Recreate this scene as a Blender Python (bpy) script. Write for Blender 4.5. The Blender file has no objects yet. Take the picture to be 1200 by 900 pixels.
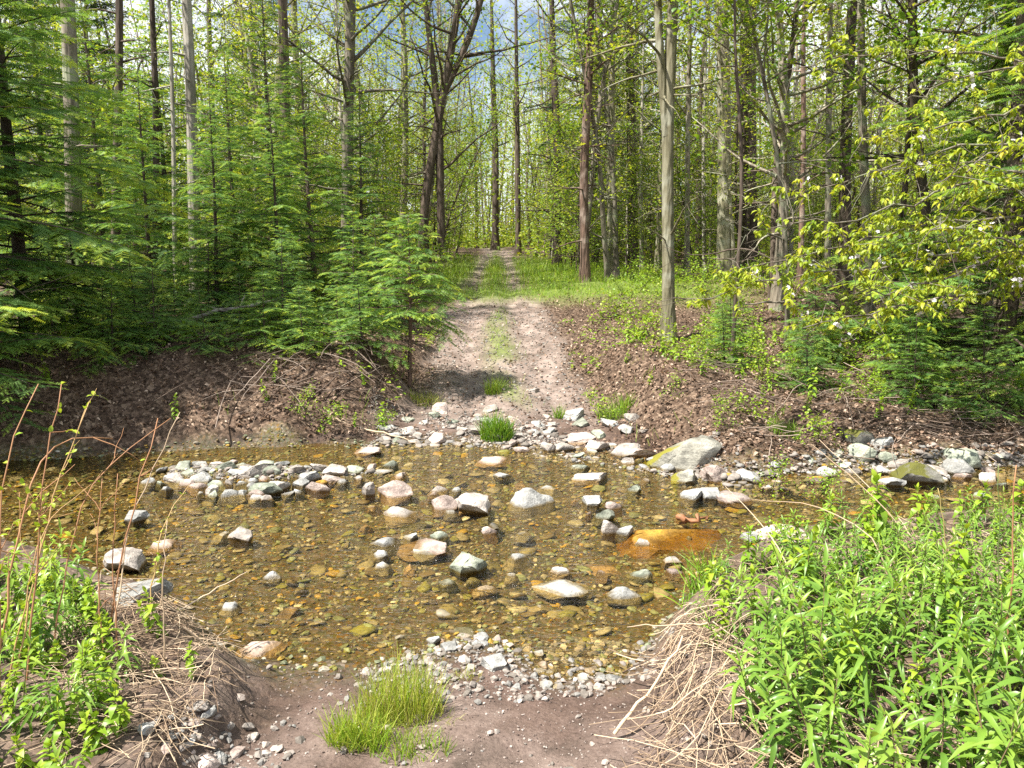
import bpy, bmesh, math, random
import numpy as np
from mathutils import noise as mnoise, Vector

rng = np.random.default_rng(11)
random.seed(11)
C = bpy.context.scene
COL = C.collection
R = math.radians

# ------------------------------------------------------------------ camera model
W, Hh, FPX = 1200.0, 900.0, 902.0
PITCH = R(9.0)
CAM = np.array([0.0, 0.0, 2.0])
cp, sp = math.cos(PITCH), math.sin(PITCH)

def ray(px, py):
    a = (px - W / 2) / FPX
    b = (Hh / 2 - py) / FPX
    d = np.array([a, cp + b * sp, -sp + b * cp])
    return d

def on_z(px, py, z=0.0):
    d = ray(px, py)
    t = (z - CAM[2]) / d[2]
    return CAM + d * t

def at_y(px, py, y):
    d = ray(px, py)
    return CAM + d * (y / d[1])

# ------------------------------------------------------------------ noise
_P = rng.random((256, 256))
def vnoise(x, y):
    x = np.asarray(x, float); y = np.asarray(y, float)
    xi = np.floor(x).astype(int); yi = np.floor(y).astype(int)
    fx = x - xi; fy = y - yi
    fx = fx * fx * (3 - 2 * fx); fy = fy * fy * (3 - 2 * fy)
    a = _P[xi & 255, yi & 255]; b = _P[(xi + 1) & 255, yi & 255]
    c = _P[xi & 255, (yi + 1) & 255]; d = _P[(xi + 1) & 255, (yi + 1) & 255]
    return (a * (1 - fx) + b * fx) * (1 - fy) + (c * (1 - fx) + d * fx) * fy - 0.5

def fbm(x, y, o=4):
    s = 0; a = 1.0
    for i in range(o):
        s = s + a * vnoise(x * 2 ** i + 17.3 * i, y * 2 ** i + 5.1 * i); a *= 0.5
    return s

def sstep(a, b, x):
    t = np.clip((x - a) / (b - a), 0, 1)
    return t * t * (3 - 2 * t)

# ------------------------------------------------------------------ terrain
NEAR = np.array([on_z(*p)[:2] for p in [(-500, 610), (-150, 615), (0, 630), (90, 660), (200, 705), (262, 768), (340, 785), (480, 776),
                                         (560, 748), (640, 790), (725, 797), (785, 725), (830, 668), (900, 640), (1080, 612), (1250, 600), (1700, 600)]])
FAR = np.array([on_z(*p)[:2] for p in [(-500, 560), (-150, 545), (0, 540), (130, 533), (280, 524), (430, 520), (560, 520), (640, 532),
                                        (740, 548), (800, 560), (880, 563), (960, 553), (1080, 548), (1200, 545), (1350, 540), (1700, 545)]])
def y_near(x): return np.interp(x, NEAR[:, 0], NEAR[:, 1])
def y_far(x): return np.interp(x, FAR[:, 0], FAR[:, 1])
_PY = [6, 9, 12, 16, 22, 30, 45, 60, 80, 150]
_PX = [0.05, 0.0, -0.15, -0.45, -0.5, -0.65, -0.9, -1.8, -4, -10]
def x_path(y): return np.interp(y, _PY, _PX)
def z_path(y):
    return np.interp(y, [7.9, 8.6, 9.4, 10.5, 12, 14, 16, 18, 20, 30, 45, 60, 90, 150, 420],
                     [-0.05, 0.02, 0.12, 0.28, 0.56, 0.92, 1.22, 1.36, 1.43, 1.78, 2.5, 3.4, 4.4, 5.5, 8])
def path_half(y): return np.interp(y, [8, 9.6, 13, 16, 20, 30, 60], [1.45, 1.08, 0.84, 0.72, 0.75, 0.7, 0.7])

def ground(x, y, detail=True):
    x = np.asarray(x, float); y = np.asarray(y, float)
    yn = y_near(x) + 0.10 * fbm(x * 2.1, y * 0.5, 3); yf = y_far(x) + 0.12 * fbm(x * 1.9 + 9, y * 0.5, 3)
    s = (y - yn) / np.maximum(yf - yn, 0.3)
    bed = -0.075 * np.clip(4 * s * (1 - s), 0, 1) ** 0.6 + 0.02 * fbm(x * 1.3, y * 1.3, 3)
    bed = np.maximum(bed, -0.11 + 0.15 * np.exp(-(((x + 2.35 + 0.35 * (y - 7.2)) / 1.35) ** 2 + ((y - 7.2) / 0.33) ** 2) ** 2) + 0.03 * fbm(x * 4, y * 4, 2) - 0.02)
    # far side
    d = y - yf
    zp = z_path(y)
    hb = np.interp(x, [-2, 1, 3], [0.92, .8, .72]) + 0.22 * fbm(x * 0.35 + 3, y * 0.3, 3)
    bl = np.interp(x, [-7, -2, 1.5, 3.5, 7], [1.4, 1.6, 3.6, 4.4, 4.2])
    zb = hb * sstep(-0.25, 1.0, d / bl)
    zb = np.where(y > 10.5, np.maximum(zb, 0) * (1 - sstep(11, 17, y)) + (zp + 0.06) * sstep(11, 17, y), zb)
    zb = zb + (0.12 * fbm(x * 0.8, y * 0.8, 3) + 0.09 * fbm(x * 2.3 + 3, y * 2.3, 3)) * sstep(0, .7, d)
    m = 1 - sstep(path_half(y) + 0.05, path_half(y) + 1.0, np.abs(x - x_path(y)) + 0.35 * fbm(x * 1.2, y * 1.2, 3))
    u = (x - x_path(y)) / np.maximum(path_half(y), .1)
    rut = -0.05 * np.exp(-((np.abs(u) - 0.55) / 0.22) ** 2) + 0.02 * np.exp(-(u / 0.2) ** 2)
    far = zb * (1 - m) + (zp + rut * sstep(0.5, 2, d)) * m
    far = far + sstep(20, 90, y) * 1.6 * fbm(x * 0.045, y * 0.045, 3)
    # near side
    e = yn - y
    mp = 1 - sstep(0.85, 1.15, np.abs(x + 0.22) + 0.22 * fbm(x * 2.2, y * 2.2, 2) + 0.10 * fbm(x * 8, y * 8, 2))
    nb = np.where(x > 0, 0.28, 0.30) * sstep(-0.05, 0.55, e) + 0.06 * fbm(x * 1.5, y * 1.5, 3) * sstep(0, .4, e)
    npth = 0.015 + 0.085 * np.clip(e, 0, 6) + 0.03 * fbm(x * 1.1, y * 1.1, 3)
    near = nb * (1 - mp) + npth * mp
    wf = sstep(-0.02, 0.22, d); wn = sstep(-0.02, 0.16, e)
    z = bed * (1 - wf) * (1 - wn) + far * wf + near * wn
    if detail:
        near_w = 1 - sstep(14, 26, np.abs(y))
        z = z + near_w * (0.022 * fbm(x * 5, y * 5, 3) + 0.010 * fbm(x * 17, y * 17, 2))
    return z

def gz(x, y): return float(ground(np.array([x]), np.array([y]))[0])

def hit(px, py, y0=1.5, y1=120.0):
    d = ray(px, py)
    ys = np.geomspace(y0, y1, 900)
    pts = CAM[None] + d[None] * (ys / d[1])[:, None]
    g = ground(pts[:, 0], pts[:, 1])
    k = np.argmax(pts[:, 2] <= g)
    if pts[k, 2] > g[k]: k = len(ys) - 1
    p = pts[k].copy(); p[2] = g[k]
    return p

# ------------------------------------------------------------------ materials
def newmat(name):
    m = bpy.data.materials.new(name); m.use_nodes = True
    nt = m.node_tree; nt.nodes.clear()
    return m, nt, nt.nodes, nt.links

def N(nt, t, **kw):
    n = nt.nodes.new(t)
    for k, v in kw.items():
        if k in n.inputs: n.inputs[k].default_value = v
        else: setattr(n, k, v)
    return n

def ramp(nt, stops, interp='LINEAR'):
    r = nt.nodes.new('ShaderNodeValToRGB'); cr = r.color_ramp; cr.interpolation = interp
    while len(cr.elements) < len(stops): cr.elements.new(0.5)
    for e, (p, c) in zip(cr.elements, stops):
        e.position = p; e.color = (*c, 1)
    return r

def leaf_mat(name, stops, trans=0.4, rough=0.45, tmul=(1.25, 1.15, 0.6), objvar=0.12):
    m, nt, n, l = newmat(name)
    at = N(nt, 'ShaderNodeAttribute', attribute_name='tint')
    oi = n.new('ShaderNodeObjectInfo')
    ma = N(nt, 'ShaderNodeMath', operation='MULTIPLY_ADD'); ma.inputs[1].default_value = objvar * 2; l.new(oi.outputs['Random'], ma.inputs[0])
    ma.inputs[2].default_value = -objvar
    ad = N(nt, 'ShaderNodeMath', operation='ADD'); l.new(at.outputs['Fac'], ad.inputs[0]); l.new(ma.outputs[0], ad.inputs[1])
    r = ramp(nt, stops); l.new(ad.outputs[0], r.inputs[0])
    p = N(nt, 'ShaderNodeBsdfPrincipled', Roughness=rough); p.inputs['Specular IOR Level'].default_value = 0.35
    l.new(r.outputs[0], p.inputs['Base Color'])
    t = n.new('ShaderNodeBsdfTranslucent')
    mm = N(nt, 'ShaderNodeMix', data_type='RGBA', blend_type='MULTIPLY'); mm.inputs[0].default_value = 1
    l.new(r.outputs[0], mm.inputs[6]); mm.inputs[7].default_value = (*tmul, 1); l.new(mm.outputs[2], t.inputs[0])
    mx = n.new('ShaderNodeMixShader'); mx.inputs[0].default_value = trans
    l.new(p.outputs[0], mx.inputs[1]); l.new(t.outputs[0], mx.inputs[2])
    o = n.new('ShaderNodeOutputMaterial'); l.new(mx.outputs[0], o.inputs[0])
    return m

def bark_mat(name, c0, c1, c2, sc=9.0, stretch=0.16, lichen=None, bump=0.6):
    m, nt, n, l = newmat(name)
    tc = n.new('ShaderNodeTexCoord'); oi = n.new('ShaderNodeObjectInfo')
    mp = n.new('ShaderNodeMapping'); mp.inputs['Scale'].default_value = (1, 1, stretch); l.new(tc.outputs['Object'], mp.inputs[0])
    n1 = N(nt, 'ShaderNodeTexNoise', Scale=sc, Detail=6.0, Roughness=0.65); l.new(mp.outputs[0], n1.inputs[0])
    v = N(nt, 'ShaderNodeTexVoronoi', Scale=sc * 2.4, feature='F1'); l.new(mp.outputs[0], v.inputs[0])
    n2 = N(nt, 'ShaderNodeTexNoise', Scale=2.2, Detail=4.0); l.new(tc.outputs['Object'], n2.inputs[0])
    r = ramp(nt, [(0.3, c0), (0.5, c1), (0.72, c2)]); l.new(n1.outputs[0], r.inputs[0])
    col = r.outputs[0]
    if lichen:
        rr = ramp(nt, [(0.52, (0, 0, 0)), (0.62, (1, 1, 1))]); l.new(n2.outputs[0], rr.inputs[0])
        mx = N(nt, 'ShaderNodeMix', data_type='RGBA'); l.new(rr.outputs[0], mx.inputs[0]); l.new(col, mx.inputs[6]); mx.inputs[7].default_value = (*lichen, 1)
        col = mx.outputs[2]
    hs = n.new('ShaderNodeHueSaturation'); l.new(col, hs.inputs['Color'])
    vm = N(nt, 'ShaderNodeMapRange'); vm.inputs[3].default_value = 0.7; vm.inputs[4].default_value = 1.3; l.new(oi.outputs['Random'], vm.inputs[0]); l.new(vm.outputs[0], hs.inputs['Value'])
    p = N(nt, 'ShaderNodeBsdfPrincipled', Roughness=0.9); p.inputs['Specular IOR Level'].default_value = 0.2
    l.new(hs.outputs[0], p.inputs['Base Color'])
    b = N(nt, 'ShaderNodeBump', Strength=bump, Distance=0.03)
    am = N(nt, 'ShaderNodeMath', operation='ADD'); l.new(n1.outputs[0], am.inputs[0]); l.new(v.outputs['Distance'], am.inputs[1])
    l.new(am.outputs[0], b.inputs['Height']); l.new(b.outputs[0], p.inputs['Normal'])
    o = n.new('ShaderNodeOutputMaterial'); l.new(p.outputs[0], o.inputs[0])
    return m

def tint_mat(name, stops, rough=0.85, interp='LINEAR', bump_scale=None, spec=0.25):
    m, nt, n, l = newmat(name)
    at = N(nt, 'ShaderNodeAttribute', attribute_name='tint')
    r = ramp(nt, stops, interp); l.new(at.outputs['Fac'], r.inputs[0])
    p = N(nt, 'ShaderNodeBsdfPrincipled', Roughness=rough); p.inputs['Specular IOR Level'].default_value = spec
    col = r.outputs[0]
    if bump_scale:
        tc = n.new('ShaderNodeNewGeometry')
        nz = N(nt, 'ShaderNodeTexNoise', Scale=bump_scale, Detail=5.0, Roughness=0.7); l.new(tc.outputs['Position'], nz.inputs[0])
        b = N(nt, 'ShaderNodeBump', Strength=0.4, Distance=0.01); l.new(nz.outputs[0], b.inputs['Height']); l.new(b.outputs[0], p.inputs['Normal'])
        mr = N(nt, 'ShaderNodeMapRange'); mr.inputs[1].default_value = 0.3; mr.inputs[2].default_value = 0.7; mr.inputs[3].default_value = 0.65; mr.inputs[4].default_value = 1.3
        l.new(nz.outputs[0], mr.inputs[0])
        mx = N(nt, 'ShaderNodeMix', data_type='RGBA', blend_type='MULTIPLY'); mx.inputs[0].default_value = 1
        l.new(col, mx.inputs[6]); l.new(mr.outputs[0], mx.inputs[7]); col = mx.outputs[2]
    l.new(col, p.inputs['Base Color'])
    o = n.new('ShaderNodeOutputMaterial'); l.new(p.outputs[0], o.inputs[0])
    return m

def stone_mat(name, c0, c1, c2, moss=None, var=0.3):
    m, nt, n, l = newmat(name)
    g = n.new('ShaderNodeNewGeometry'); tc = n.new('ShaderNodeTexCoord'); oi = n.new('ShaderNodeObjectInfo')
    off = N(nt, 'ShaderNodeVectorMath', operation='SCALE'); off.inputs['Scale'].default_value = 37.0
    cx = n.new('ShaderNodeCombineXYZ'); l.new(oi.outputs['Random'], cx.inputs[0]); l.new(cx.outputs[0], off.inputs[0])
    av = N(nt, 'ShaderNodeVectorMath', operation='ADD'); l.new(g.outputs['Position'], av.inputs[0]); l.new(off.outputs[0], av.inputs[1])
    n1 = N(nt, 'ShaderNodeTexNoise', Scale=7.0, Detail=7.0, Roughness=0.62); l.new(av.outputs[0], n1.inputs[0])
    n2 = N(nt, 'ShaderNodeTexNoise', Scale=55.0, Detail=4.0, Roughness=0.7); l.new(av.outputs[0], n2.inputs[0])
    mp = n.new('ShaderNodeMapping'); mp.inputs['Scale'].default_value = (7, 7, 32); mp.inputs['Rotation'].default_value = (0.5, 0.35, 0); l.new(av.outputs[0], mp.inputs[0])
    n3 = N(nt, 'ShaderNodeTexNoise', Scale=1.0, Detail=3.0); l.new(mp.outputs[0], n3.inputs[0])
    r = ramp(nt, [(0.32, c0), (0.5, c1), (0.66, c2)]); l.new(n1.outputs[0], r.inputs[0])
    mr = N(nt, 'ShaderNodeMapRange'); mr.inputs[1].default_value = 0.3; mr.inputs[2].default_value = 0.7; mr.inputs[3].default_value = 0.6; mr.inputs[4].default_value = 1.25
    l.new(n2.outputs[0], mr.inputs[0])
    mr3 = N(nt, 'ShaderNodeMapRange'); mr3.inputs[1].default_value = 0.35; mr3.inputs[2].default_value = 0.65; mr3.inputs[3].default_value = 0.72; mr3.inputs[4].default_value = 1.12
    l.new(n3.outputs[0], mr3.inputs[0])
    mm = N(nt, 'ShaderNodeMath', operation='MULTIPLY'); l.new(mr.outputs[0], mm.inputs[0]); l.new(mr3.outputs[0], mm.inputs[1])
    ov = N(nt, 'ShaderNodeMapRange'); ov.inputs[3].default_value = 1 - var; ov.inputs[4].default_value = 1 + var; l.new(oi.outputs['Random'], ov.inputs[0])
    m2 = N(nt, 'ShaderNodeMath', operation='MULTIPLY'); l.new(mm.outputs[0], m2.inputs[0]); l.new(ov.outputs[0], m2.inputs[1])
    mx = N(nt, 'ShaderNodeMix', data_type='RGBA', blend_type='MULTIPLY'); mx.inputs[0].default_value = 1
    l.new(r.outputs[0], mx.inputs[6]); l.new(m2.outputs[0], mx.inputs[7]); col = mx.outputs[2]
    # waterline: wet, algae stained below
    sx = n.new('ShaderNodeSeparateXYZ'); l.new(g.outputs['Position'], sx.inputs[0])
    wn = N(nt, 'ShaderNodeMath', operation='MULTIPLY_ADD'); l.new(n1.outputs[0], wn.inputs[0]); wn.inputs[1].default_value = -0.034; l.new(sx.outputs[2], wn.inputs[2])
    wr = N(nt, 'ShaderNodeMapRange'); wr.inputs[1].default_value = -0.012; wr.inputs[2].default_value = 0.004; wr.inputs[3].default_value = 1; wr.inputs[4].default_value = 0
    l.new(wn.outputs[0], wr.inputs[0])
    wet = N(nt, 'ShaderNodeMix', data_type='RGBA', blend_type='MULTIPLY'); l.new(wr.outputs[0], wet.inputs[0]); l.new(col, wet.inputs[6]); wet.inputs[7].default_value = (0.48, 0.39, 0.25, 1); col = wet.outputs[2]
    if moss:
        sn = n.new('ShaderNodeSeparateXYZ'); l.new(g.outputs['Normal'], sn.inputs[0])
        sxo = n.new('ShaderNodeSeparateXYZ'); l.new(tc.outputs['Object'], sxo.inputs[0])
        a1 = N(nt, 'ShaderNodeMath', operation='MULTIPLY_ADD'); l.new(sxo.outputs[0], a1.inputs[0]); a1.inputs[1].default_value = -moss[3]; l.new(sn.outputs[2], a1.inputs[2])
        a2 = N(nt, 'ShaderNodeMath', operation='MULTIPLY_ADD'); l.new(n1.outputs[0], a2.inputs[0]); a2.inputs[1].default_value = 1.9; l.new(a1.outputs[0], a2.inputs[2])
        rr = N(nt, 'ShaderNodeMapRange'); rr.inputs[1].default_value = moss[4] + .22; rr.inputs[2].default_value = moss[4] + 0.5; l.new(a2.outputs[0], rr.inputs[0])
        mo = N(nt, 'ShaderNodeMix', data_type='RGBA'); l.new(rr.outputs[0], mo.inputs[0]); l.new(col, mo.inputs[6]); mo.inputs[7].default_value = (*moss[:3], 1); col = mo.outputs[2]
    p = N(nt, 'ShaderNodeBsdfPrincipled'); p.inputs['Specular IOR Level'].default_value = 0.35
    ro = N(nt, 'ShaderNodeMapRange'); ro.inputs[3].default_value = 0.85; ro.inputs[4].default_value = 0.3; l.new(wr.outputs[0], ro.inputs[0]); l.new(ro.outputs[0], p.inputs['Roughness'])
    l.new(col, p.inputs['Base Color'])
    ad = N(nt, 'ShaderNodeMath', operation='ADD'); l.new(n1.outputs[0], ad.inputs[0]); l.new(n2.outputs[0], ad.inputs[1])
    ad2 = N(nt, 'ShaderNodeMath', operation='ADD'); l.new(ad.outputs[0], ad2.inputs[0]); l.new(n3.outputs[0], ad2.inputs[1])
    b = N(nt, 'ShaderNodeBump', Strength=0.55, Distance=0.025); l.new(ad2.outputs[0], b.inputs['Height']); l.new(b.outputs[0], p.inputs['Normal'])
    o = n.new('ShaderNodeOutputMaterial'); l.new(p.outputs[0], o.inputs[0])
    return m

M = {}
M['leaf_fresh'] = leaf_mat('leaf_fresh', [(0, (0.09, 0.21, 0.02)), (0.5, (0.21, 0.33, 0.03)), (1, (0.40, 0.43, 0.05))], 0.45)
M['leaf_far'] = leaf_mat('leaf_far', [(0, (0.12, 0.22, 0.03)), (0.5, (0.26, 0.35, 0.035)), (1, (0.45, 0.46, 0.05))], 0.5)
M['leaf_cherry'] = leaf_mat('leaf_cherry', [(0, (0.18, 0.28, 0.02)), (0.5, (0.36, 0.43, 0.035)), (0.85, (0.52, 0.50, 0.06)), (1, (0.48, 0.30, 0.06))], 0.45)
M['leaf_herb'] = leaf_mat('leaf_herb', [(0, (0.13, 0.26, 0.02)), (0.5, (0.23, 0.36, 0.025)), (1, (0.38, 0.45, 0.04))], 0.35, 0.4)
M['leaf_lance'] = leaf_mat('leaf_lance', [(0, (0.085, 0.18, 0.028)), (0.5, (0.16, 0.285, 0.038)), (1, (0.30, 0.40, 0.06))], 0.32, 0.35, objvar=.24)
M['needles'] = leaf_mat('needles', [(0, (0.055, 0.135, 0.04)), (0.4, (0.155, 0.29, 0.07)), (0.75, (0.28, 0.42, 0.07)), (1, (0.43, 0.50, 0.055))], 0.46, 0.5)
M['needles_dark'] = leaf_mat('needles_dark', [(0, (0.02, 0.05, 0.015)), (0.6, (0.045, 0.10, 0.03)), (1, (0.11, 0.18, 0.04))], 0.25, 0.5)
M['grass'] = leaf_mat('grass_blades', [(0, (0.10, 0.22, 0.02)), (0.5, (0.22, 0.36, 0.03)), (0.85, (0.36, 0.42, 0.05)), (1, (0.42, 0.36, 0.14))], 0.35, 0.45)
M['straw'] = tint_mat('straw', [(0, (0.14, 0.09, 0.06)), (0.5, (0.34, 0.245, 0.16)), (1, (0.56, 0.44, 0.31))], 0.8)
M['twig'] = tint_mat('twig', [(0, (0.06, 0.04, 0.03)), (0.5, (0.15, 0.11, 0.085)), (1, (0.34, 0.27, 0.22))], 0.85)
M['redtwig'] = tint_mat('red_twig', [(0, (0.26, 0.12, 0.06)), (0.5, (0.38, 0.20, 0.10)), (1, (0.45, 0.36, 0.14))], 0.6)
M['greenstem'] = tint_mat('green_stem', [(0, (0.10, 0.17, 0.04)), (1, (0.18, 0.10, 0.07))], 0.6)
M['litter'] = leaf_mat('litter', [(0, (0.045, 0.027, 0.018)), (0.4, (0.14, 0.085, 0.056)), (0.7, (0.27, 0.18, 0.125)), (1, (0.50, 0.38, 0.29))], 0.15, 0.75, (1.1, 0.9, 0.7), 0)
M['petal'] = leaf_mat('petal', [(0, (0.7, 0.66, 0.68)), (1, (0.85, 0.82, 0.84))], 0.35, 0.6, (1, 1, 1), 0)
M['bark_grey'] = bark_mat('bark_grey', (0.09, 0.075, 0.055), (0.20, 0.17, 0.13), (0.34, 0.31, 0.25), lichen=(0.27, 0.28, 0.19))
M['bark_dark'] = bark_mat('bark_dark', (0.035, 0.026, 0.02), (0.09, 0.068, 0.052), (0.17, 0.135, 0.11))
M['bark_red'] = bark_mat('bark_red', (0.05, 0.032, 0.025), (0.13, 0.085, 0.065), (0.27, 0.17, 0.13), lichen=(0.30, 0.23, 0.19))
M['bark_pale'] = bark_mat('bark_pale', (0.16, 0.14, 0.11), (0.34, 0.31, 0.26), (0.50, 0.47, 0.41), lichen=(0.22, 0.20, 0.16), sc=7)
M['bark_olive'] = bark_mat('bark_olive', (0.10, 0.09, 0.055), (0.21, 0.19, 0.12), (0.33, 0.31, 0.22), lichen=(0.34, 0.33, 0.25))
M['deadwood'] = bark_mat('deadwood', (0.14, 0.12, 0.10), (0.30, 0.27, 0.23), (0.46, 0.43, 0.38))
M['stone_grey'] = stone_mat('stone_grey', (0.20, 0.20, 0.19), (0.34, 0.335, 0.315), (0.50, 0.49, 0.46))
M['stone_pale'] = stone_mat('stone_pale', (0.24, 0.21, 0.18), (0.38, 0.335, 0.295), (0.55, 0.50, 0.45))
M['stone_green'] = stone_mat('stone_green', (0.15, 0.17, 0.13), (0.27, 0.29, 0.225), (0.40, 0.41, 0.33))
M['stone_ochre'] = stone_mat('stone_ochre', (0.25, 0.125, 0.015), (0.40, 0.23, 0.03), (0.50, 0.33, 0.07), var=0.1)
M['stone_pink'] = stone_mat('stone_pink', (0.25, 0.19, 0.165), (0.42, 0.335, 0.29), (0.58, 0.48, 0.43))
M['stone_moss_edge'] = stone_mat('stone_moss_edge', (0.20, 0.19, 0.16), (0.34, 0.325, 0.27), (0.47, 0.455, 0.39), moss=(0.19, 0.175, 0.02, 1.3, 1.75))
M['stone_moss'] = stone_mat('stone_moss', (0.14, 0.13, 0.11), (0.26, 0.25, 0.21), (0.40, 0.38, 0.33), moss=(0.10, 0.10, 0.018, 0.3, 1.28))

BEDPAL = [(0.0, (0.30, 0.19, 0.03)), (0.06, (0.17, 0.16, 0.04)), (0.2, (0.20, 0.165, 0.085)), (0.34, (0.13, 0.14, 0.08)), (0.48, (0.22, 0.185, 0.125)),
          (0.6, (0.13, 0.095, 0.05)), (0.7, (0.27, 0.235, 0.18)), (0.8, (0.19, 0.21, 0.13)), (0.9, (0.33, 0.29, 0.22)), (0.95, (0.33, 0.20, 0.04)), (0.975, (0.44, 0.41, 0.35))]
M['bedstones'] = tint_mat('bed_stones', BEDPAL, 0.5, 'CONSTANT', 40)
M['gravel'] = tint_mat('gravel_stones', [(0, (0.16, 0.14, 0.12)), (0.3, (0.24, 0.21, 0.185)), (0.55, (0.31, 0.26, 0.225)), (0.75, (0.20, 0.19, 0.175)), (0.94, (0.40, 0.36, 0.32))], 0.85, 'CONSTANT', 40)

M['crumbs'] = tint_mat('crumbs', [(0, (0.07, 0.05, 0.042)), (0.5, (0.17, 0.13, 0.11)), (0.85, (0.30, 0.25, 0.22)), (1, (0.45, 0.40, 0.36))], 0.9)
# ------------------------------------------------------------------ mesh builder
def nrm(v):
    return v / np.maximum(np.linalg.norm(v, axis=-1, keepdims=True), 1e-9)

class MB:
    def __init__(s): s.V = []; s.F = []; s.Mi = []; s.T = []; s.n = 0
    def add(s, v, faces, mat=0, tint=0.5):
        v = np.asarray(v, float).reshape(-1, 3)
        s.V.append(v); s.T.append(np.broadcast_to(np.asarray(tint, float), (len(v),)))
        for f in faces:
            f = np.asarray(f, int)
            if len(f) == 0: continue
            s.F.append(f + s.n); s.Mi.append(np.full(len(f), mat))
        s.n += len(v)
    def inst(s, T, F, P, D, U, S, tint, mat=0):
        P = np.asarray(P, float).reshape(-1, 3); k = len(P)
        if k == 0: return
        D = nrm(np.asarray(D, float).reshape(-1, 3)); U = np.asarray(U, float).reshape(-1, 3)
        Y = nrm(np.cross(U, D)); Z = np.cross(D, Y)
        S = np.asarray(S, float)
        if S.ndim == 1: S = np.repeat(S[:, None], 3, 1)
        v = P[:, None, :] + (T[None, :, 0] * S[:, 0:1])[..., None] * D[:, None, :] + (T[None, :, 1] * S[:, 1:2])[..., None] * Y[:, None, :] + (T[None, :, 2] * S[:, 2:3])[..., None] * Z[:, None, :]
        m = len(T)
        tt = np.repeat(np.broadcast_to(np.asarray(tint, float), (k,))[:, None], m, 1).ravel()
        faces = []
        for f in F:
            f = np.asarray(f, int)
            faces.append((f[None] + (np.arange(k) * m)[:, None, None]).reshape(-1, f.shape[1]))
        s.add(v.reshape(-1, 3), faces, mat, tt)
    def tube(s, pts, rad, sides=5, mat=0, tint=0.5, cap=True, flare=0.0):
        pts = np.asarray(pts, float); n = len(pts)
        rad = np.broadcast_to(np.asarray(rad, float), (n,))
        t = np.gradient(pts, axis=0); t = nrm(t)
        ref = np.array([0.0, 1, 0]) if abs(t[0][1]) < 0.8 else np.array([1.0, 0, 0])
        a = nrm(np.cross(t, ref)); b = np.cross(t, a)
        ang = np.linspace(0, 2 * np.pi, sides, endpoint=False)
        rr = rad[:, None] * np.ones(sides)[None]
        if flare: rr = rr * (1 + flare * vnoise(ang[None] * 1.7 + 50, np.linspace(0, 5, n)[:, None] + pts[0, 0]))
        ring = pts[:, None] + rr[..., None] * (np.cos(ang)[None, :, None] * a[:, None] + np.sin(ang)[None, :, None] * b[:, None])
        i = np.arange(n - 1)[:, None] * sides; j = np.arange(sides)[None]; j2 = (j + 1) % sides
        q = np.stack([i + j, i + j2, i + sides + j2, i + sides + j], -1).reshape(-1, 4)
        v = ring.reshape(-1, 3)
        fs = [q]
        if cap:
            v = np.vstack([v, pts[-1:]]); e = (n - 1) * sides
            fs.append(np.array([[e + k, e + (k + 1) % sides, n * sides] for k in range(sides)]))
        tt = np.asarray(tint, float)
        s.add(v, fs, mat, tt)
    def mesh(s, name, mats, smooth=True):
        me = bpy.data.meshes.new(name)
        V = np.concatenate(s.V); T = np.concatenate(s.T)
        lens = np.concatenate([np.full(len(f), f.shape[1]) for f in s.F])
        loops = np.concatenate([f.ravel() for f in s.F]); mi = np.concatenate(s.Mi)
        me.vertices.add(len(V)); me.vertices.foreach_set('co', V.ravel().astype(np.float32))
        me.loops.add(len(loops)); me.loops.foreach_set('vertex_index', loops.astype(np.int32))
        me.polygons.add(len(lens)); me.polygons.foreach_set('loop_start', np.concatenate([[0], np.cumsum(lens)[:-1]]).astype(np.int32))
        me.polygons.foreach_set('material_index', mi.astype(np.int32))
        me.polygons.foreach_set('use_smooth', np.full(len(lens), smooth))
        a = me.attributes.new('tint', 'FLOAT', 'POINT'); a.data.foreach_set('value', T.astype(np.float32))
        for m in mats: me.materials.append(M[m] if isinstance(m, str) else m)
        me.update(calc_edges=True); me.validate()
        return me

def link(name, me, parent=None):
    o = bpy.data.objects.new(name, me); COL.objects.link(o)
    if parent: o.parent = parent
    return o

def tag(o, label=None, cat=None, group=None, kind=None):
    if label: o['label'] = label
    if cat: o['category'] = cat
    if group: o['group'] = group
    if kind: o['kind'] = kind
    return o

def thing(name, label, cat, loc=(0, 0, 0), group=None):
    o = bpy.data.objects.new(name, None); COL.objects.link(o); o.location = loc; o.empty_display_size = 0.1
    return tag(o, label, cat, group)

def dup(root, loc, rz=0.0, sc=1.0, label=None, group=None, tilt=(0, 0)):
    r = root.copy(); COL.objects.link(r); place(r, loc, rz, sc, tilt)
    if label: r['label'] = label
    if group: r['group'] = group
    for ch in root.children:
        c = ch.copy(); COL.objects.link(c); c.parent = r
    return r

def place(r, loc, rz=0.0, sc=1.0, tilt=(0, 0)):
    r.location = loc; r.rotation_euler = (tilt[0], tilt[1], rz)
    r.scale = (sc, sc, sc) if np.isscalar(sc) else sc

class Kind:
    """a prototype thing: the first placement uses it, later ones copy it"""
    def __init__(s, name, cat, parts, protos):
        s.name, s.cat, s.parts, s.protos, s.first = name, cat, parts, protos, {}
    def put(s, i, loc, rz, sc, label, group, tilt=(0, 0)):
        i = i % len(s.protos)
        if i not in s.first:
            meshes = s.protos[i]
            if len(s.parts) == 1:
                o = link(s.name, meshes[0]); tag(o, label, s.cat, group)
            else:
                o = thing(s.name, label, s.cat, (0, 0, 0), group)
                for pn, me in zip(s.parts, meshes): link(pn, me, o)
            s.first[i] = o; place(o, loc, rz, sc, tilt)
            if group: o['group'] = group
            return o
        return dup(s.first[i], loc, rz, sc, label, group, tilt)

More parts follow.
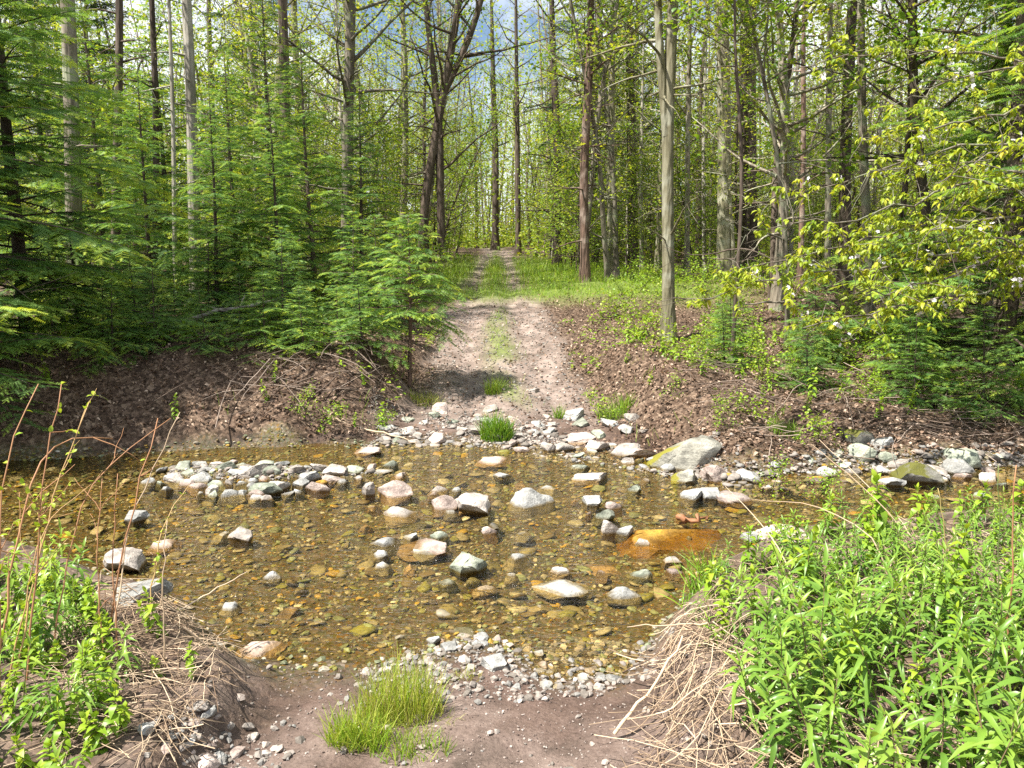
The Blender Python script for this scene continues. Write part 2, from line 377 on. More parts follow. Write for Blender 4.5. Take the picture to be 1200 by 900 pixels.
# leaf templates: x along, y across, z up
T_SIMPLE = np.array([[0, 0, 0], [0.42, 0.5, 0.10], [1, 0, -0.06], [0.42, -0.5, 0.10]])
F_SIMPLE = [np.array([[0, 2, 1], [0, 3, 2]])]
T_OVAL = np.array([[0, 0, 0], [0.28, 0.42, 0.09], [0.30, 0, 0.03], [0.28, -0.42, 0.09], [0.66, 0.40, 0.06], [0.68, 0, -0.02], [0.66, -0.40, 0.06], [1, 0, -0.16]])
F_OVAL = [np.array([[0, 2, 1], [0, 3, 2], [4, 5, 7], [5, 6, 7]]), np.array([[1, 2, 5, 4], [2, 3, 6, 5]])]
def lance_template(droop):
    us = [0, 0.18, 0.42, 0.68, 1.0]; ws = [0.06, 0.36, 0.5, 0.36, 0.0]
    v = []; q = []
    for u, w in zip(us, ws):
        z = -droop * u * u + 0.05 * math.sin(u * 3)
        x = u * (1 - 0.25 * droop * u)
        v += [[x, w, z + 0.35 * w * 0.22], [x, 0, z], [x, -w, z + 0.35 * w * 0.22]]
    for i in range(4):
        a = i * 3
        q += [[a, a + 1, a + 4, a + 3], [a + 1, a + 2, a + 5, a + 4]]
    return np.array(v), [np.array(q)]
T_L0, F_L0 = lance_template(0.15)
T_L1, F_L1 = lance_template(0.55)
T_L2, F_L2 = lance_template(0.95)
def maple_template():
    ang = [180, 150, 128, 100, 78, 62, 42, 22, 0]; rad = [0.0, 0.35, 0.55, 0.32, 0.95, 0.5, 0.62, 0.45, 1.1]
    pts = [(0, 0)]
    pts = [(0.0, 0.0)]
    half = [(r * math.cos(R(a)) * 0.55 + 0.25 * (r > 0), r * math.sin(R(a)) * 0.55) for a, r in zip(ang, rad)][1:]
    v = [[0, 0, 0], [0.35, 0, 0.02]] + [[x, y, 0.10 * y - 0.12 * x * x] for x, y in half] + [[x, -y, 0.10 * y - 0.12 * x * x] for x, y in half[:-1]]
    k = len(half); f = [[1, 2, 0]]
    for i in range(k - 1): f.append([1, 3 + i, 2 + i])
    o = 2 + k
    f.append([1, 0, o])
    for i in range(k - 2): f.append([1, o + i, o + i + 1])
    f.append([1, o + k - 2, 2 + k - 1])
    return np.array(v, float), [np.array(f)]
T_MAP, F_MAP = maple_template()
def frond_template(k=6):
    v = []; f = []
    for j in range(k):
        u = 0.06 + 0.88 * j / (k - 1); w = 0.30 * (1 - 0.5 * u)
        for s in (1, -1):
            i = len(v)
            v += [[u - 0.075, 0, 0], [u + 0.075, 0, 0], [u + 0.09, s * w, -0.05 + 0.02 * (j % 2)]]
            f.append([i, i + 1, i + 2] if s > 0 else [i + 1, i, i + 2])
    i = len(v); v += [[0.92, 0.03, 0], [0.92, -0.03, 0], [1.05, 0, 0]]; f.append([i, i + 1, i + 2])
    return np.array(v, float), [np.array(f)]
T_FR, F_FR = frond_template(6)

def rnd_dirs(k, g): return nrm(g.normal(size=(k, 3)))

def curve_path(p0, d, length, n, bend=(0, 0, 0), wob=0.12, g=rng):
    d = np.array(d, float); d /= np.linalg.norm(d); pts = [np.array(p0, float)]; st = length / n
    for i in range(n):
        d = d + np.array(bend) / n + g.normal(size=3) * wob / math.sqrt(n)
        d /= np.linalg.norm(d); pts.append(pts[-1] + d * st)
    return np.array(pts)

def resample(pts, n):
    pts = np.asarray(pts, float)
    s = np.concatenate([[0], np.cumsum(np.linalg.norm(np.diff(pts, axis=0), axis=1))]); u = np.linspace(0, s[-1], n)
    p = np.stack([np.interp(u, s, pts[:, i]) for i in range(3)], 1)
    # soften corners
    for _ in range(3): p[1:-1] = 0.5 * p[1:-1] + 0.25 * (p[:-2] + p[2:])
    return p

# ------------------------------------------------------------------ deciduous trees
def deciduous(g, H=14, r0=0.14, t0=0.25, nb=26, Lb=2.2, ntw=6, nlf=9, leaf=0.07, lean=0.04, path=None, tmpl='oval', up=0.5, forks=(),
              wob=0.10, taper=0.75, spread=0.10, dead=6, tintmu=0.5, twl=0.55, minr=0.004, thin=1.1):
    tr, cr = MB(), MB()
    if path is None:
        path = curve_path((0, 0, -0.15), (g.normal() * lean, g.normal() * lean, 1), H, 16, wob=wob, g=g)
    n = len(path); t = np.linspace(0, 1, n)
    rad = r0 * ((1 - t) ** taper * 0.97 + 0.03)
    seg = np.linalg.norm(path - path[0], axis=1)
    rad = rad * (1 + 0.55 * np.exp(-np.maximum(seg - 0.1, 0) / 0.22))
    tr.tube(path, rad, 9, 0, 0.5, flare=0.35)
    stems = [(path, rad, t0)]
    for fp, fr in forks:
        fr_ = fr * ((1 - np.linspace(0, 1, len(fp))) ** taper * 0.95 + 0.05)
        tr.tube(fp, fr_, 8, 0, 0.5, flare=0.3); stems.append((fp, fr_, 0.15))
    P, D, U, S, TT = [], [], [], [], []
    az = g.random() * 6.28
    for (pa, ra, tt0) in stems:
        Ls = np.linalg.norm(np.diff(pa, axis=0), axis=1).sum()
        k = int(nb * (1.0 if pa is path else 0.5))
        for i in range(k + dead):
            isdead = i >= k
            u = (tt0 + (0.99 - tt0) * (i + g.random()) / k) if not isdead else g.uniform(0.08, max(tt0, 0.3))
            u = min(u, 0.985)
            f = u * (len(pa) - 1); a = int(f); w = f - a
            p = pa[a] * (1 - w) + pa[a + 1] * w; rr = ra[a] * (1 - w) + ra[a + 1] * w
            az += 2.4 + g.normal() * 0.5
            el = up + 0.5 * (u - 0.5) + g.normal() * 0.2
            L = Lb * (1 - 0.72 * max(0, (u - tt0) / (1 - tt0)) ** 1.3) * g.uniform(0.6, 1.15)
            if isdead: L = Lb * g.uniform(0.2, 0.6); el = g.uniform(-0.2, 0.5)
            d = (math.cos(az) * math.cos(el), math.sin(az) * math.cos(el), math.sin(el))
            bp = curve_path(p, d, L, 7, bend=(0, 0, 0.25 if not isdead else -0.2), wob=0.30, g=g)
            br = np.maximum(min(rr * 0.5, 0.012 + 0.012 * L) * np.linspace(1, 0.18, 8), minr)
            tr.tube(bp, br, 4, 0, 0.5)
            if isdead:
                for _ in range(3):
                    q = bp[g.integers(2, 7)]
                    tr.tube(curve_path(q, np.array(d) + g.normal(size=3) * 0.7, L * 0.4, 4, wob=.3, g=g), np.linspace(minr, minr * .5, 5), 3, 0, 0.5)
                continue
            for _ in range(3):
                tr.tube(curve_path(bp[g.integers(2, 8)], np.array(d) + g.normal(size=3) * 0.8, L * g.uniform(.2, .5), 4, wob=.35, g=g), np.linspace(minr, minr * .4, 5), 3, 0, 0.5, cap=False)
            for j in range(ntw):
                v = 0.25 + 0.75 * (j + g.random()) / ntw
                q = bp[min(7, int(v * 7))]
                td = nrm(np.array(d) * 0.6 + g.normal(size=3) * np.array([0.75, 0.75, 0.35]) + np.array([0, 0, 0.1]))
                tl = twl * g.uniform(0.5, 1.3)
                tp = curve_path(q, td, tl, 4, bend=(0, 0, -0.15), wob=0.25, g=g)
                tr.tube(tp, np.linspace(minr * 0.9, minr * 0.4, 5), 3, 0, 0.5, cap=False)
                m = max(1, int(nlf * (1.0 if u < thin else 0.3) * g.uniform(0.5, 1.4)))
                idx = g.uniform(0.25, 1.0, m) * 4
                ia = np.minimum(idx.astype(int), 3); ww = (idx - ia)[:, None]
                pp = tp[ia] * (1 - ww) + tp[ia + 1] * ww + g.normal(size=(m, 3)) * spread
                dd = nrm(td[None] * 0.5 + g.normal(size=(m, 3)) * np.array([1, 1, 0.4]) + np.array([0, 0, -0.25]))
                uu = nrm(np.array([0, 0, 1.0]) + g.normal(size=(m, 3)) * 0.45)
                P.append(pp); D.append(dd); U.append(uu)
                S.append(leaf * g.uniform(0.55, 1.25, m)); TT.append(np.clip(tintmu + g.normal() * 0.16 + g.normal(size=m) * 0.16, 0, 1))
    P, D, U, S, TT = map(np.concatenate, (P, D, U, S, TT))
    T, F = {'oval': (T_OVAL, F_OVAL), 'simple': (T_SIMPLE, F_SIMPLE), 'maple': (T_MAP, F_MAP)}[tmpl]
    wd = {'oval': 0.72, 'simple': 0.75, 'maple': 1.0}[tmpl]
    cr.inst(T, F, P, D, U, np.stack([S, S * wd, S], 1), TT)
    return tr, cr

# ------------------------------------------------------------------ hemlocks (flat drooping sprays)
def hemlock(g, H=8, r0=0.1, t0=0.1, nb=55, Lb=1.9, fr=0.075, dens=1.0, taper_top=0.9, droop=-0.55, path=None, dead=10, newgrowth=0.25):
    tr, cr = MB(), MB()
    if path is None:
        path = curve_path((0, 0, -0.12), (g.normal() * 0.02, g.normal() * 0.02, 1), H, 14, wob=0.05, g=g)
    n = len(path); t = np.linspace(0, 1, n)
    rad = r0 * ((1 - t) ** 0.85 * 0.96 + 0.03)
    tr.tube(path, rad, 8, 0, 0.5, flare=0.25)
    P, D, U, S, TT = [], [], [], [], []
    az = g.random() * 6.28
    for i in range(nb + dead):
        isdead = i >= nb
        u = t0 + (0.985 - t0) * (i + g.random() * 0.9) / nb if not isdead else g.uniform(0.04, max(0.35, t0))
        u = min(u, 0.985)
        f = u * (n - 1); a = min(int(f), n - 2); w = f - a
        p = path[a] * (1 - w) + path[a + 1] * w; rr = rad[a] * (1 - w) + rad[a + 1] * w
        az += 2.4 + g.normal() * 0.35
        q = (u - t0) / (1 - t0)
        L = Lb * ((1 - q) ** taper_top * 0.95 + 0.07) * g.uniform(0.65, 1.1)
        el = 0.15 + 0.5 * q + g.normal() * 0.12
        if isdead: L = Lb * g.uniform(0.25, 0.7); el = g.uniform(-0.3, 0.2)
        d0 = np.array([math.cos(az) * math.cos(el), math.sin(az) * math.cos(el), math.sin(el)])
        nn = 9
        bp = curve_path(p, d0, L, nn, bend=(0, 0, droop * (1 - 0.5 * q)), wob=0.14, g=g)
        tr.tube(bp, np.linspace(max(0.003, min(rr * 0.45, 0.004 + 0.009 * L)), 0.0018, nn + 1), 4, 0, 0.5)
        if isdead:
            for _ in range(4):
                tr.tube(curve_path(bp[g.integers(2, nn)], d0 + g.normal(size=3) * 0.6, L * 0.35, 4, wob=.3, g=g), np.linspace(0.003, 0.0015, 5), 3, 0, 0.5)
            continue
        side0 = nrm(np.cross(d0, np.array([0, 0, 1.0])))
        nbl = max(4, int(L / 0.085 * dens))
        for j in range(nbl):
            v = 0.12 + 0.88 * (j + 0.5) / nbl
            f = v * nn; a = min(int(f), nn - 1); w = f - a
            b0 = bp[a] * (1 - w) + bp[a + 1] * w; td = nrm(bp[min(a + 1, nn)] - bp[a])
            sgn = 1 if j % 2 else -1
            bl = min(0.42 * L, 0.5) * (0.35 + 0.75 * math.sin(min(1, v * 1.05) * 2.6)) * g.uniform(0.6, 1.15) + 0.05
            bd = nrm(td * 0.62 + side0 * sgn * 0.85 + g.normal(size=3) * 0.10)
            up = nrm(np.cross(bd, nrm(np.cross(np.array([0, 0, 1.0]), bd))) + g.normal(size=3) * 0.10)
            bpnt = curve_path(b0, bd, bl, 4, bend=(0, 0, -0.45), wob=0.10, g=g)
            sd = nrm(np.cross(up, bd))
            m = max(3, int(bl / (0.30 * fr)))
            vv = (np.arange(m) + 0.5) / m * 4
            ia = np.minimum(vv.astype(int), 3); ww = (vv - ia)[:, None]
            pp = bpnt[ia] * (1 - ww) + bpnt[ia + 1] * ww
            sg = np.where(np.arange(m) % 2 == 0, 1.0, -1.0)[:, None]
            dl = nrm((bpnt[4] - bpnt[0])[None] / bl * 0.75 + sd[None] * sg * 0.75 + g.normal(size=(m, 3)) * 0.10 + np.array([0, 0, -0.12]))
            dl[-1] = nrm(bpnt[4] - bpnt[3])
            P.append(pp); D.append(dl); U.append(np.repeat(up[None], m, 0) + g.normal(size=(m, 3)) * 0.42)
            S.append(fr * g.uniform(0.7, 1.2, m) * (1.15 - 0.5 * vv / 4))
            TT.append(np.clip(0.24 + 0.17 * g.normal() + g.normal(size=m) * 0.10 + newgrowth * (vv / 4) ** 2 * (0.4 + 0.6 * v) + newgrowth * 0.5 * v ** 3, 0, 1))
    P, D, U, S, TT = map(np.concatenate, (P, D, U, S, TT))
    cr.inst(T_FR, F_FR, P, D, U, np.stack([S, S * 1.15, S], 1), TT)
    return tr, cr

# ------------------------------------------------------------------ rocks
def rock_mesh(name, seed, mat, sub=4, flat=0.6, planes=11, rough=0.05, soft=0.0, elong=1.2):
    g = np.random.default_rng(seed)
    bm = bmesh.new(); bmesh.ops.create_icosphere(bm, subdivisions=sub, radius=1.0)
    V = np.array([v.co[:] for v in bm.verts]); base = V.copy()
    for _ in range(planes):
        nn = nrm(g.normal(size=3) * np.array([1, 1, 0.9])); h = g.uniform(0.42, 0.86)
        s = V @ nn - h
        V = V - np.maximum(s, 0)[:, None] * nn[None] * (1 - soft)
    off = g.random(3) * 50
    for i in range(len(V)):
        q = Vector(base[i] * 1.6 + off)
        V[i] *= 1 + rough * (1.8 * mnoise.noise(q) + 1.1 * mnoise.noise(q * 2.7) + 0.55 * mnoise.noise(q * 6.1) + 0.3 * mnoise.noise(q * 13))
    V[:, 0] *= elong; V[:, 2] *= flat
    V -= (V.max(0) + V.min(0)) / 2
    V /= (V.max(0) - V.min(0)).max() / 2
    ex = (V.max(0) - V.min(0)); V[:, 0] *= 2 / ex[0] ; V[:, 1] *= (2 * ex[1] / ex[0]) / ex[1]
    for v, c in zip(bm.verts, V): v.co = c
    me = bpy.data.meshes.new(name); bm.to_mesh(me); bm.free()
    for p in me.polygons: p.use_smooth = True
    if soft == 0: me.set_sharp_from_angle(angle=R(33))
    me.materials.append(M[mat])
    return me, V

def rock_template(seed, sub, flat):
    g = np.random.default_rng(seed)
    bm = bmesh.new(); bmesh.ops.create_icosphere(bm, subdivisions=sub, radius=1.0)
    V = np.array([v.co[:] for v in bm.verts]); F = np.array([[v.index for v in f.verts] for f in bm.faces]); bm.free()
    for _ in range(13):
        nn = nrm(g.normal(size=3)); h = g.uniform(0.42, 0.78); s = V @ nn - h
        V = V - np.maximum(s, 0)[:, None] * nn[None]
    V[:, 2] *= flat
    return V, [F]

# ================================================================== SETTING
def axis(parts):
    out = []
    for a, b, st in parts: out += list(np.arange(a, b, st))
    out.append(parts[-1][1]); return np.array(out)
xs = np.concatenate([-np.geomspace(420, 14, 22), axis([(-13, -6.5, 0.3), (-6.5, 6.5, 0.05), (6.5, 13, 0.3)]), np.geomspace(14, 420, 22)])
ys = np.concatenate([-np.geomspace(120, 1.0, 14), axis([(-0.6, 1.6, 0.3), (1.6, 12.5, 0.045), (12.5, 22, 0.14), (22, 40, 0.6)]), np.geomspace(41.5, 430, 30)])
X, Y = np.meshgrid(xs, ys); Z = ground(X.ravel(), Y.ravel()).reshape(X.shape)
nx, ny = len(xs), len(ys)
idx = np.arange(nx * ny).reshape(ny, nx)
quads = np.stack([idx[:-1, :-1], idx[:-1, 1:], idx[1:, 1:], idx[1:, :-1]], -1).reshape(-1, 4)
mb = MB(); mb.add(np.stack([X, Y, Z], -1).reshape(-1, 3), [quads])

def path_mask(x, y, mat=False):
    far = 1 - sstep(path_half(y) * 0.85, path_half(y) + 0.45, np.abs(x - x_path(y)) + 0.5 * fbm(x * 1.3, y * 0.9, 4))
    near = 1 - sstep(0.75, 1.15, np.abs(x + 0.2) + 0.35 * fbm(x * 2, y * 2, 3))
    near = np.maximum(near, .25 + .5 * fbm(x * 2.4, y * 2.4, 3)) if mat else near
    return np.where(y > 6, far, near)
def bed_mask(x, y, z):
    yn, yf = y_near(x), y_far(x)
    nz = 0.35 * fbm(x * 2.3 + 4, y * 2.3, 3)
    return sstep(-0.30, 0.05, y - yn + nz * 0.5) * (1 - sstep(0.0, np.interp(x, [-1.6, -1.0], [.16, .55]), y - yf + nz * np.interp(x, [-1.6, -1.0], [.3, 1])))
def grass_mask(x, y):
    u = np.abs(x - x_path(y))
    strip = np.exp(-(u / 0.22) ** 2) * sstep(9.0, 10, y) * sstep(-0.15, 0.35, fbm(x * 1.5 + 7, y * 0.9, 3)) * 0.8
    zone = sstep(15.0, 17.0, y) * (1 - sstep(30, 42, y)) * np.where(x < x_path(y), 1 - sstep(1.3, 2.4, u), 1 - sstep(3.5, 7, u))
    cross = np.exp(-((y - 17.5) / 1.0) ** 2) * (1 - sstep(1.5, 3, u)) * 0.9
    ruts = 1 - 0.9 * np.exp(-((u - 0.55) / 0.32) ** 2) * (1 - np.exp(-((y - 17.5) / 1.0) ** 2))
    return np.clip(np.maximum(strip, np.maximum(zone * ruts, cross)), 0, 1)

gm, nt, n, l = newmat('forest_ground')
geo = n.new('ShaderNodeNewGeometry')
def att(nm): return N(nt, 'ShaderNodeAttribute', attribute_name=nm).outputs['Fac']
def noise(sc, det=5.0, ro=0.6): 
    q = N(nt, 'ShaderNodeTexNoise', Scale=sc, Detail=det, Roughness=ro); l.new(geo.outputs['Position'], q.inputs[0]); return q
def mixc(f, a, b, bt='MIX'):
    q = N(nt, 'ShaderNodeMix', data_type='RGBA', blend_type=bt)
    for s, v in ((0, f), (6, a), (7, b)):
        if hasattr(v, 'is_linked'): l.new(v, q.inputs[s])
        elif s == 0: q.inputs[0].default_value = v
        else: q.inputs[s].default_value = (*v, 1)
    return q.outputs[2]
nA, nB, nC, nD = noise(1.3), noise(9.0, 6.0, .7), noise(60.0, 4.0, .7), noise(3.1, 6.0, .65)
dn = N(nt, 'ShaderNodeVectorMath', operation='MULTIPLY_ADD'); l.new(nB.outputs['Color'], dn.inputs[0]); dn.inputs[1].default_value = (.16, .16, .16); l.new(geo.outputs['Position'], dn.inputs[2])
vor = N(nt, 'ShaderNodeTexVoronoi', Scale=34.0); l.new(dn.outputs[0], vor.inputs[0])
vsep = n.new('ShaderNodeSeparateColor'); l.new(vor.outputs['Color'], vsep.inputs[0])
lit = ramp(nt, [(0.0, (0.04, 0.026, 0.017)), (0.4, (0.085, 0.056, 0.037)), (0.75, (0.15, 0.102, 0.07)), (1.0, (0.26, 0.19, 0.135))]); l.new(vsep.outputs[0], lit.inputs[0])
rl = ramp(nt, [(0.35, (0.55, 0.5, 0.5)), (0.65, (1.1, 1.1, 1.1))]); l.new(nB.outputs[0], rl.inputs[0])
litc = mixc(1.0, lit.outputs[0], rl.outputs[0], 'MULTIPLY')
dirt = ramp(nt, [(0.3, (0.095, 0.075, 0.06)), (0.48, (0.20, 0.152, 0.128)), (0.7, (0.335, 0.27, 0.235))]); l.new(nD.outputs[0], dirt.inputs[0])
rd = ramp(nt, [(0.3, (0.62, 0.6, 0.6)), (0.55, (1, 1, 1)), (0.75, (1.2, 1.2, 1.2))]); l.new(nC.outputs[0], rd.inputs[0])
dirtc = mixc(1.0, dirt.outputs[0], rd.outputs[0], 'MULTIPLY')
vb = N(nt, 'ShaderNodeTexVoronoi', Scale=48.0); l.new(geo.outputs['Position'], vb.inputs[0])
bs = n.new('ShaderNodeSeparateColor'); l.new(vb.outputs['Color'], bs.inputs[0])
bed = ramp(nt, BEDPAL, 'CONSTANT'); l.new(bs.outputs[1], bed.inputs[0])
rb = ramp(nt, [(0.3, (0.5, 0.48, 0.4)), (0.7, (1, 1, 1))]); l.new(nB.outputs[0], rb.inputs[0])
bedc = mixc(1.0, bed.outputs[0], rb.outputs[0], 'MULTIPLY')
grs = ramp(nt, [(0.3, (0.07, 0.10, 0.025)), (0.7, (0.17, 0.22, 0.04))]); l.new(nB.outputs[0], grs.inputs[0])
c = mixc(att('mpath'), litc, dirtc)
c = mixc(att('mgrass'), c, grs.outputs[0])
c = mixc(att('mbed'), c, bedc)
c = mixc(att('mwet'), c, mixc(1.0, c, (0.52, 0.45, 0.42), 'MULTIPLY'))
pb = N(nt, 'ShaderNodeBsdfPrincipled'); pb.inputs['Specular IOR Level'].default_value = 0.25
rr = N(nt, 'ShaderNodeMapRange'); rr.inputs[3].default_value = 0.92; rr.inputs[4].default_value = 0.55; l.new(att('mwet'), rr.inputs[0]); l.new(rr.outputs[0], pb.inputs['Roughness'])
l.new(c, pb.inputs['Base Color'])
hs_ = N(nt, 'ShaderNodeMath', operation='MULTIPLY_ADD'); l.new(nC.outputs[0], hs_.inputs[0]); hs_.inputs[1].default_value = 0.5; l.new(nB.outputs[0], hs_.inputs[2])
bu = N(nt, 'ShaderNodeBump', Strength=0.55, Distance=0.035); l.new(hs_.outputs[0], bu.inputs['Height']); l.new(bu.outputs[0], pb.inputs['Normal'])
om = n.new('ShaderNodeOutputMaterial'); l.new(pb.outputs[0], om.inputs[0])

gme = mb.mesh('ground', [gm])
fx, fy, fz = X.ravel(), Y.ravel(), Z.ravel()
mbed = bed_mask(fx, fy, fz)
def addattr(nm, v):
    a = gme.attributes.new(nm, 'FLOAT', 'POINT'); a.data.foreach_set('value', np.clip(v, 0, 1).astype(np.float32))
addattr('mpath', path_mask(fx, fy, True)); addattr('mbed', mbed); addattr('mgrass', grass_mask(fx, fy))
wet = np.maximum((1 - sstep(0.03, 0.14, fz + 0.05 * fbm(fx * 3, fy * 3, 3))) * (fy < 9.5), 0.5 * sstep(-0.1, 0.3, fbm(fx * 1.1 + 2, fy * 1.1, 3) + 0.1) * (fy < y_near(fx)) * path_mask(fx, fy))
addattr('mwet', wet)
tag(link('ground', gme), kind='structure')

# water
wm, nt, n, l = newmat('stream_water')
geo = n.new('ShaderNodeNewGeometry')
mp = n.new('ShaderNodeMapping'); mp.inputs['Scale'].default_value = (1.0, 2.2, 1); mp.inputs['Rotation'].default_value = (0, 0, 0.25); l.new(geo.outputs['Position'], mp.inputs[0])
w1 = N(nt, 'ShaderNodeTexNoise', Scale=7.0, Detail=4.0, Roughness=0.55, Distortion=0.6); l.new(mp.outputs[0], w1.inputs[0])
w2 = N(nt, 'ShaderNodeTexNoise', Scale=1.4, Detail=2.0); l.new(mp.outputs[0], w2.inputs[0])
wa = N(nt, 'ShaderNodeMath', operation='MULTIPLY'); l.new(w1.outputs[0], wa.inputs[0]); l.new(w2.outputs[0], wa.inputs[1])
w3 = N(nt, 'ShaderNodeTexNoise', Scale=26.0, Detail=2.0, Distortion=0.4); l.new(mp.outputs[0], w3.inputs[0])
w4 = N(nt, 'ShaderNodeMath', operation='MULTIPLY_ADD'); l.new(w3.outputs[0], w4.inputs[0]); w4.inputs[1].default_value = .12; l.new(wa.outputs[0], w4.inputs[2])
bu = N(nt, 'ShaderNodeBump', Strength=0.9, Distance=0.06); l.new(w4.outputs[0], bu.inputs['Height'])
frs = N(nt, 'ShaderNodeFresnel', IOR=1.33); l.new(bu.outputs[0], frs.inputs['Normal'])
tb = n.new('ShaderNodeBsdfTransparent'); tb.inputs[0].default_value = (0.96, 0.875, 0.60, 1)
gl = N(nt, 'ShaderNodeBsdfGlossy', Roughness=0.09); l.new(bu.outputs[0], gl.inputs['Normal'])
mx = n.new('ShaderNodeMixShader'); l.new(frs.outputs[0], mx.inputs[0]); l.new(tb.outputs[0], mx.inputs[1]); l.new(gl.outputs[0], mx.inputs[2])
o_ = n.new('ShaderNodeOutputMaterial'); l.new(mx.outputs[0], o_.inputs[0])
mb = MB()
wxs = np.linspace(-16, 16, 129); wlow = y_near(wxs) - 0.5; whi = y_far(wxs) + 0.6
wv = np.concatenate([np.stack([wxs, wlow, 0 * wxs], 1), np.stack([wxs, whi, 0 * wxs], 1)])
mb.add(wv, [np.array([[i, i + 1, 129 + i + 1, 129 + i] for i in range(128)])])
tag(link('stream_water', mb.mesh('stream_water', [wm])), kind='structure')

# ================================================================== STONES
PR = {}
STYLES = {'slab': dict(flat=0.34, planes=20, rough=0.05), 'block': dict(flat=0.78, planes=20, rough=0.05), 'round': dict(flat=0.62, planes=9, rough=0.07, soft=0.3),
          'chip': dict(flat=0.42, planes=20, rough=0.04, elong=1.6), 'spike': dict(flat=0.8, planes=18, rough=0.05, elong=1.7)}
seed = 100
for mat in ('stone_grey', 'stone_pale', 'stone_green', 'stone_pink', 'stone_ochre', 'stone_moss_edge', 'stone_moss'):
    for st, kw in STYLES.items():
        if mat in ('stone_moss_edge', 'stone_moss') and st not in ('slab', 'block'): continue
        for k in range(2):
            seed += 1
            PR[(mat, st, k)] = rock_mesh('stone', seed, mat, sub=4, **kw)

def stone(px, py, wpx, hpx, mat, style, label, group=None, k=0, tilt=(0, 0), rz=None, zlift=None, top=None, cat='stone', name='stone', deep=0.47):
    """px,py: centre of the visible stone; wpx,hpx its size in photo pixels"""
    p = hit(px, py + hpx * 0.35)
    if p[2] < 0: p = on_z(px, py + hpx * 0.30, 0.0)
    dist = np.linalg.norm(p - CAM)
    w = wpx / FPX * dist
    me, V = PR[('stone_' + mat, style, k)]
    ext = V.max(0) - V.min(0)
    view = math.asin((CAM[2] - p[2]) / dist)
    # apparent height = depth*sin(view) + height*cos(view)
    h = hpx / FPX * dist
    sy = w / ext[0]
    dep = ext[1] * sy * math.sin(view)
    hz = max((h - dep * 0.9) / math.cos(view), (0.11 if style in ('slab', 'chip') else 0.22) * w)
    hz = min(hz, {'slab': .22, 'chip': .3, 'round': .36, 'block': .40, 'spike': .85}[style] * w)
    o = link(name, me)
    o.rotation_euler = (tilt[0], tilt[1], 0)
    tag(o, label, cat, group)
    gzv = gz(p[0], p[1])
    base = min(p[2], max(gzv, -0.03 if deep > .5 else -0.008)) if zlift is None else zlift
    if top is not None: base = top - hz
    full = max(hz / (1 - deep), (hz + min(max(base - gzv, 0), .06) + 0.015) * 1.08)
    o.scale = (w / ext[0], w / ext[0], full / ext[2])
    if full > .5 * w: o.rotation_euler = (tilt[0] * .4, tilt[1] * .4, 0)
    o.location = (p[0], p[1] + 0.12 * w, base + hz - full / 2)
    o.rotation_euler[2] = rng.uniform(-0.4, 0.4) if rz is None else rz
    return o

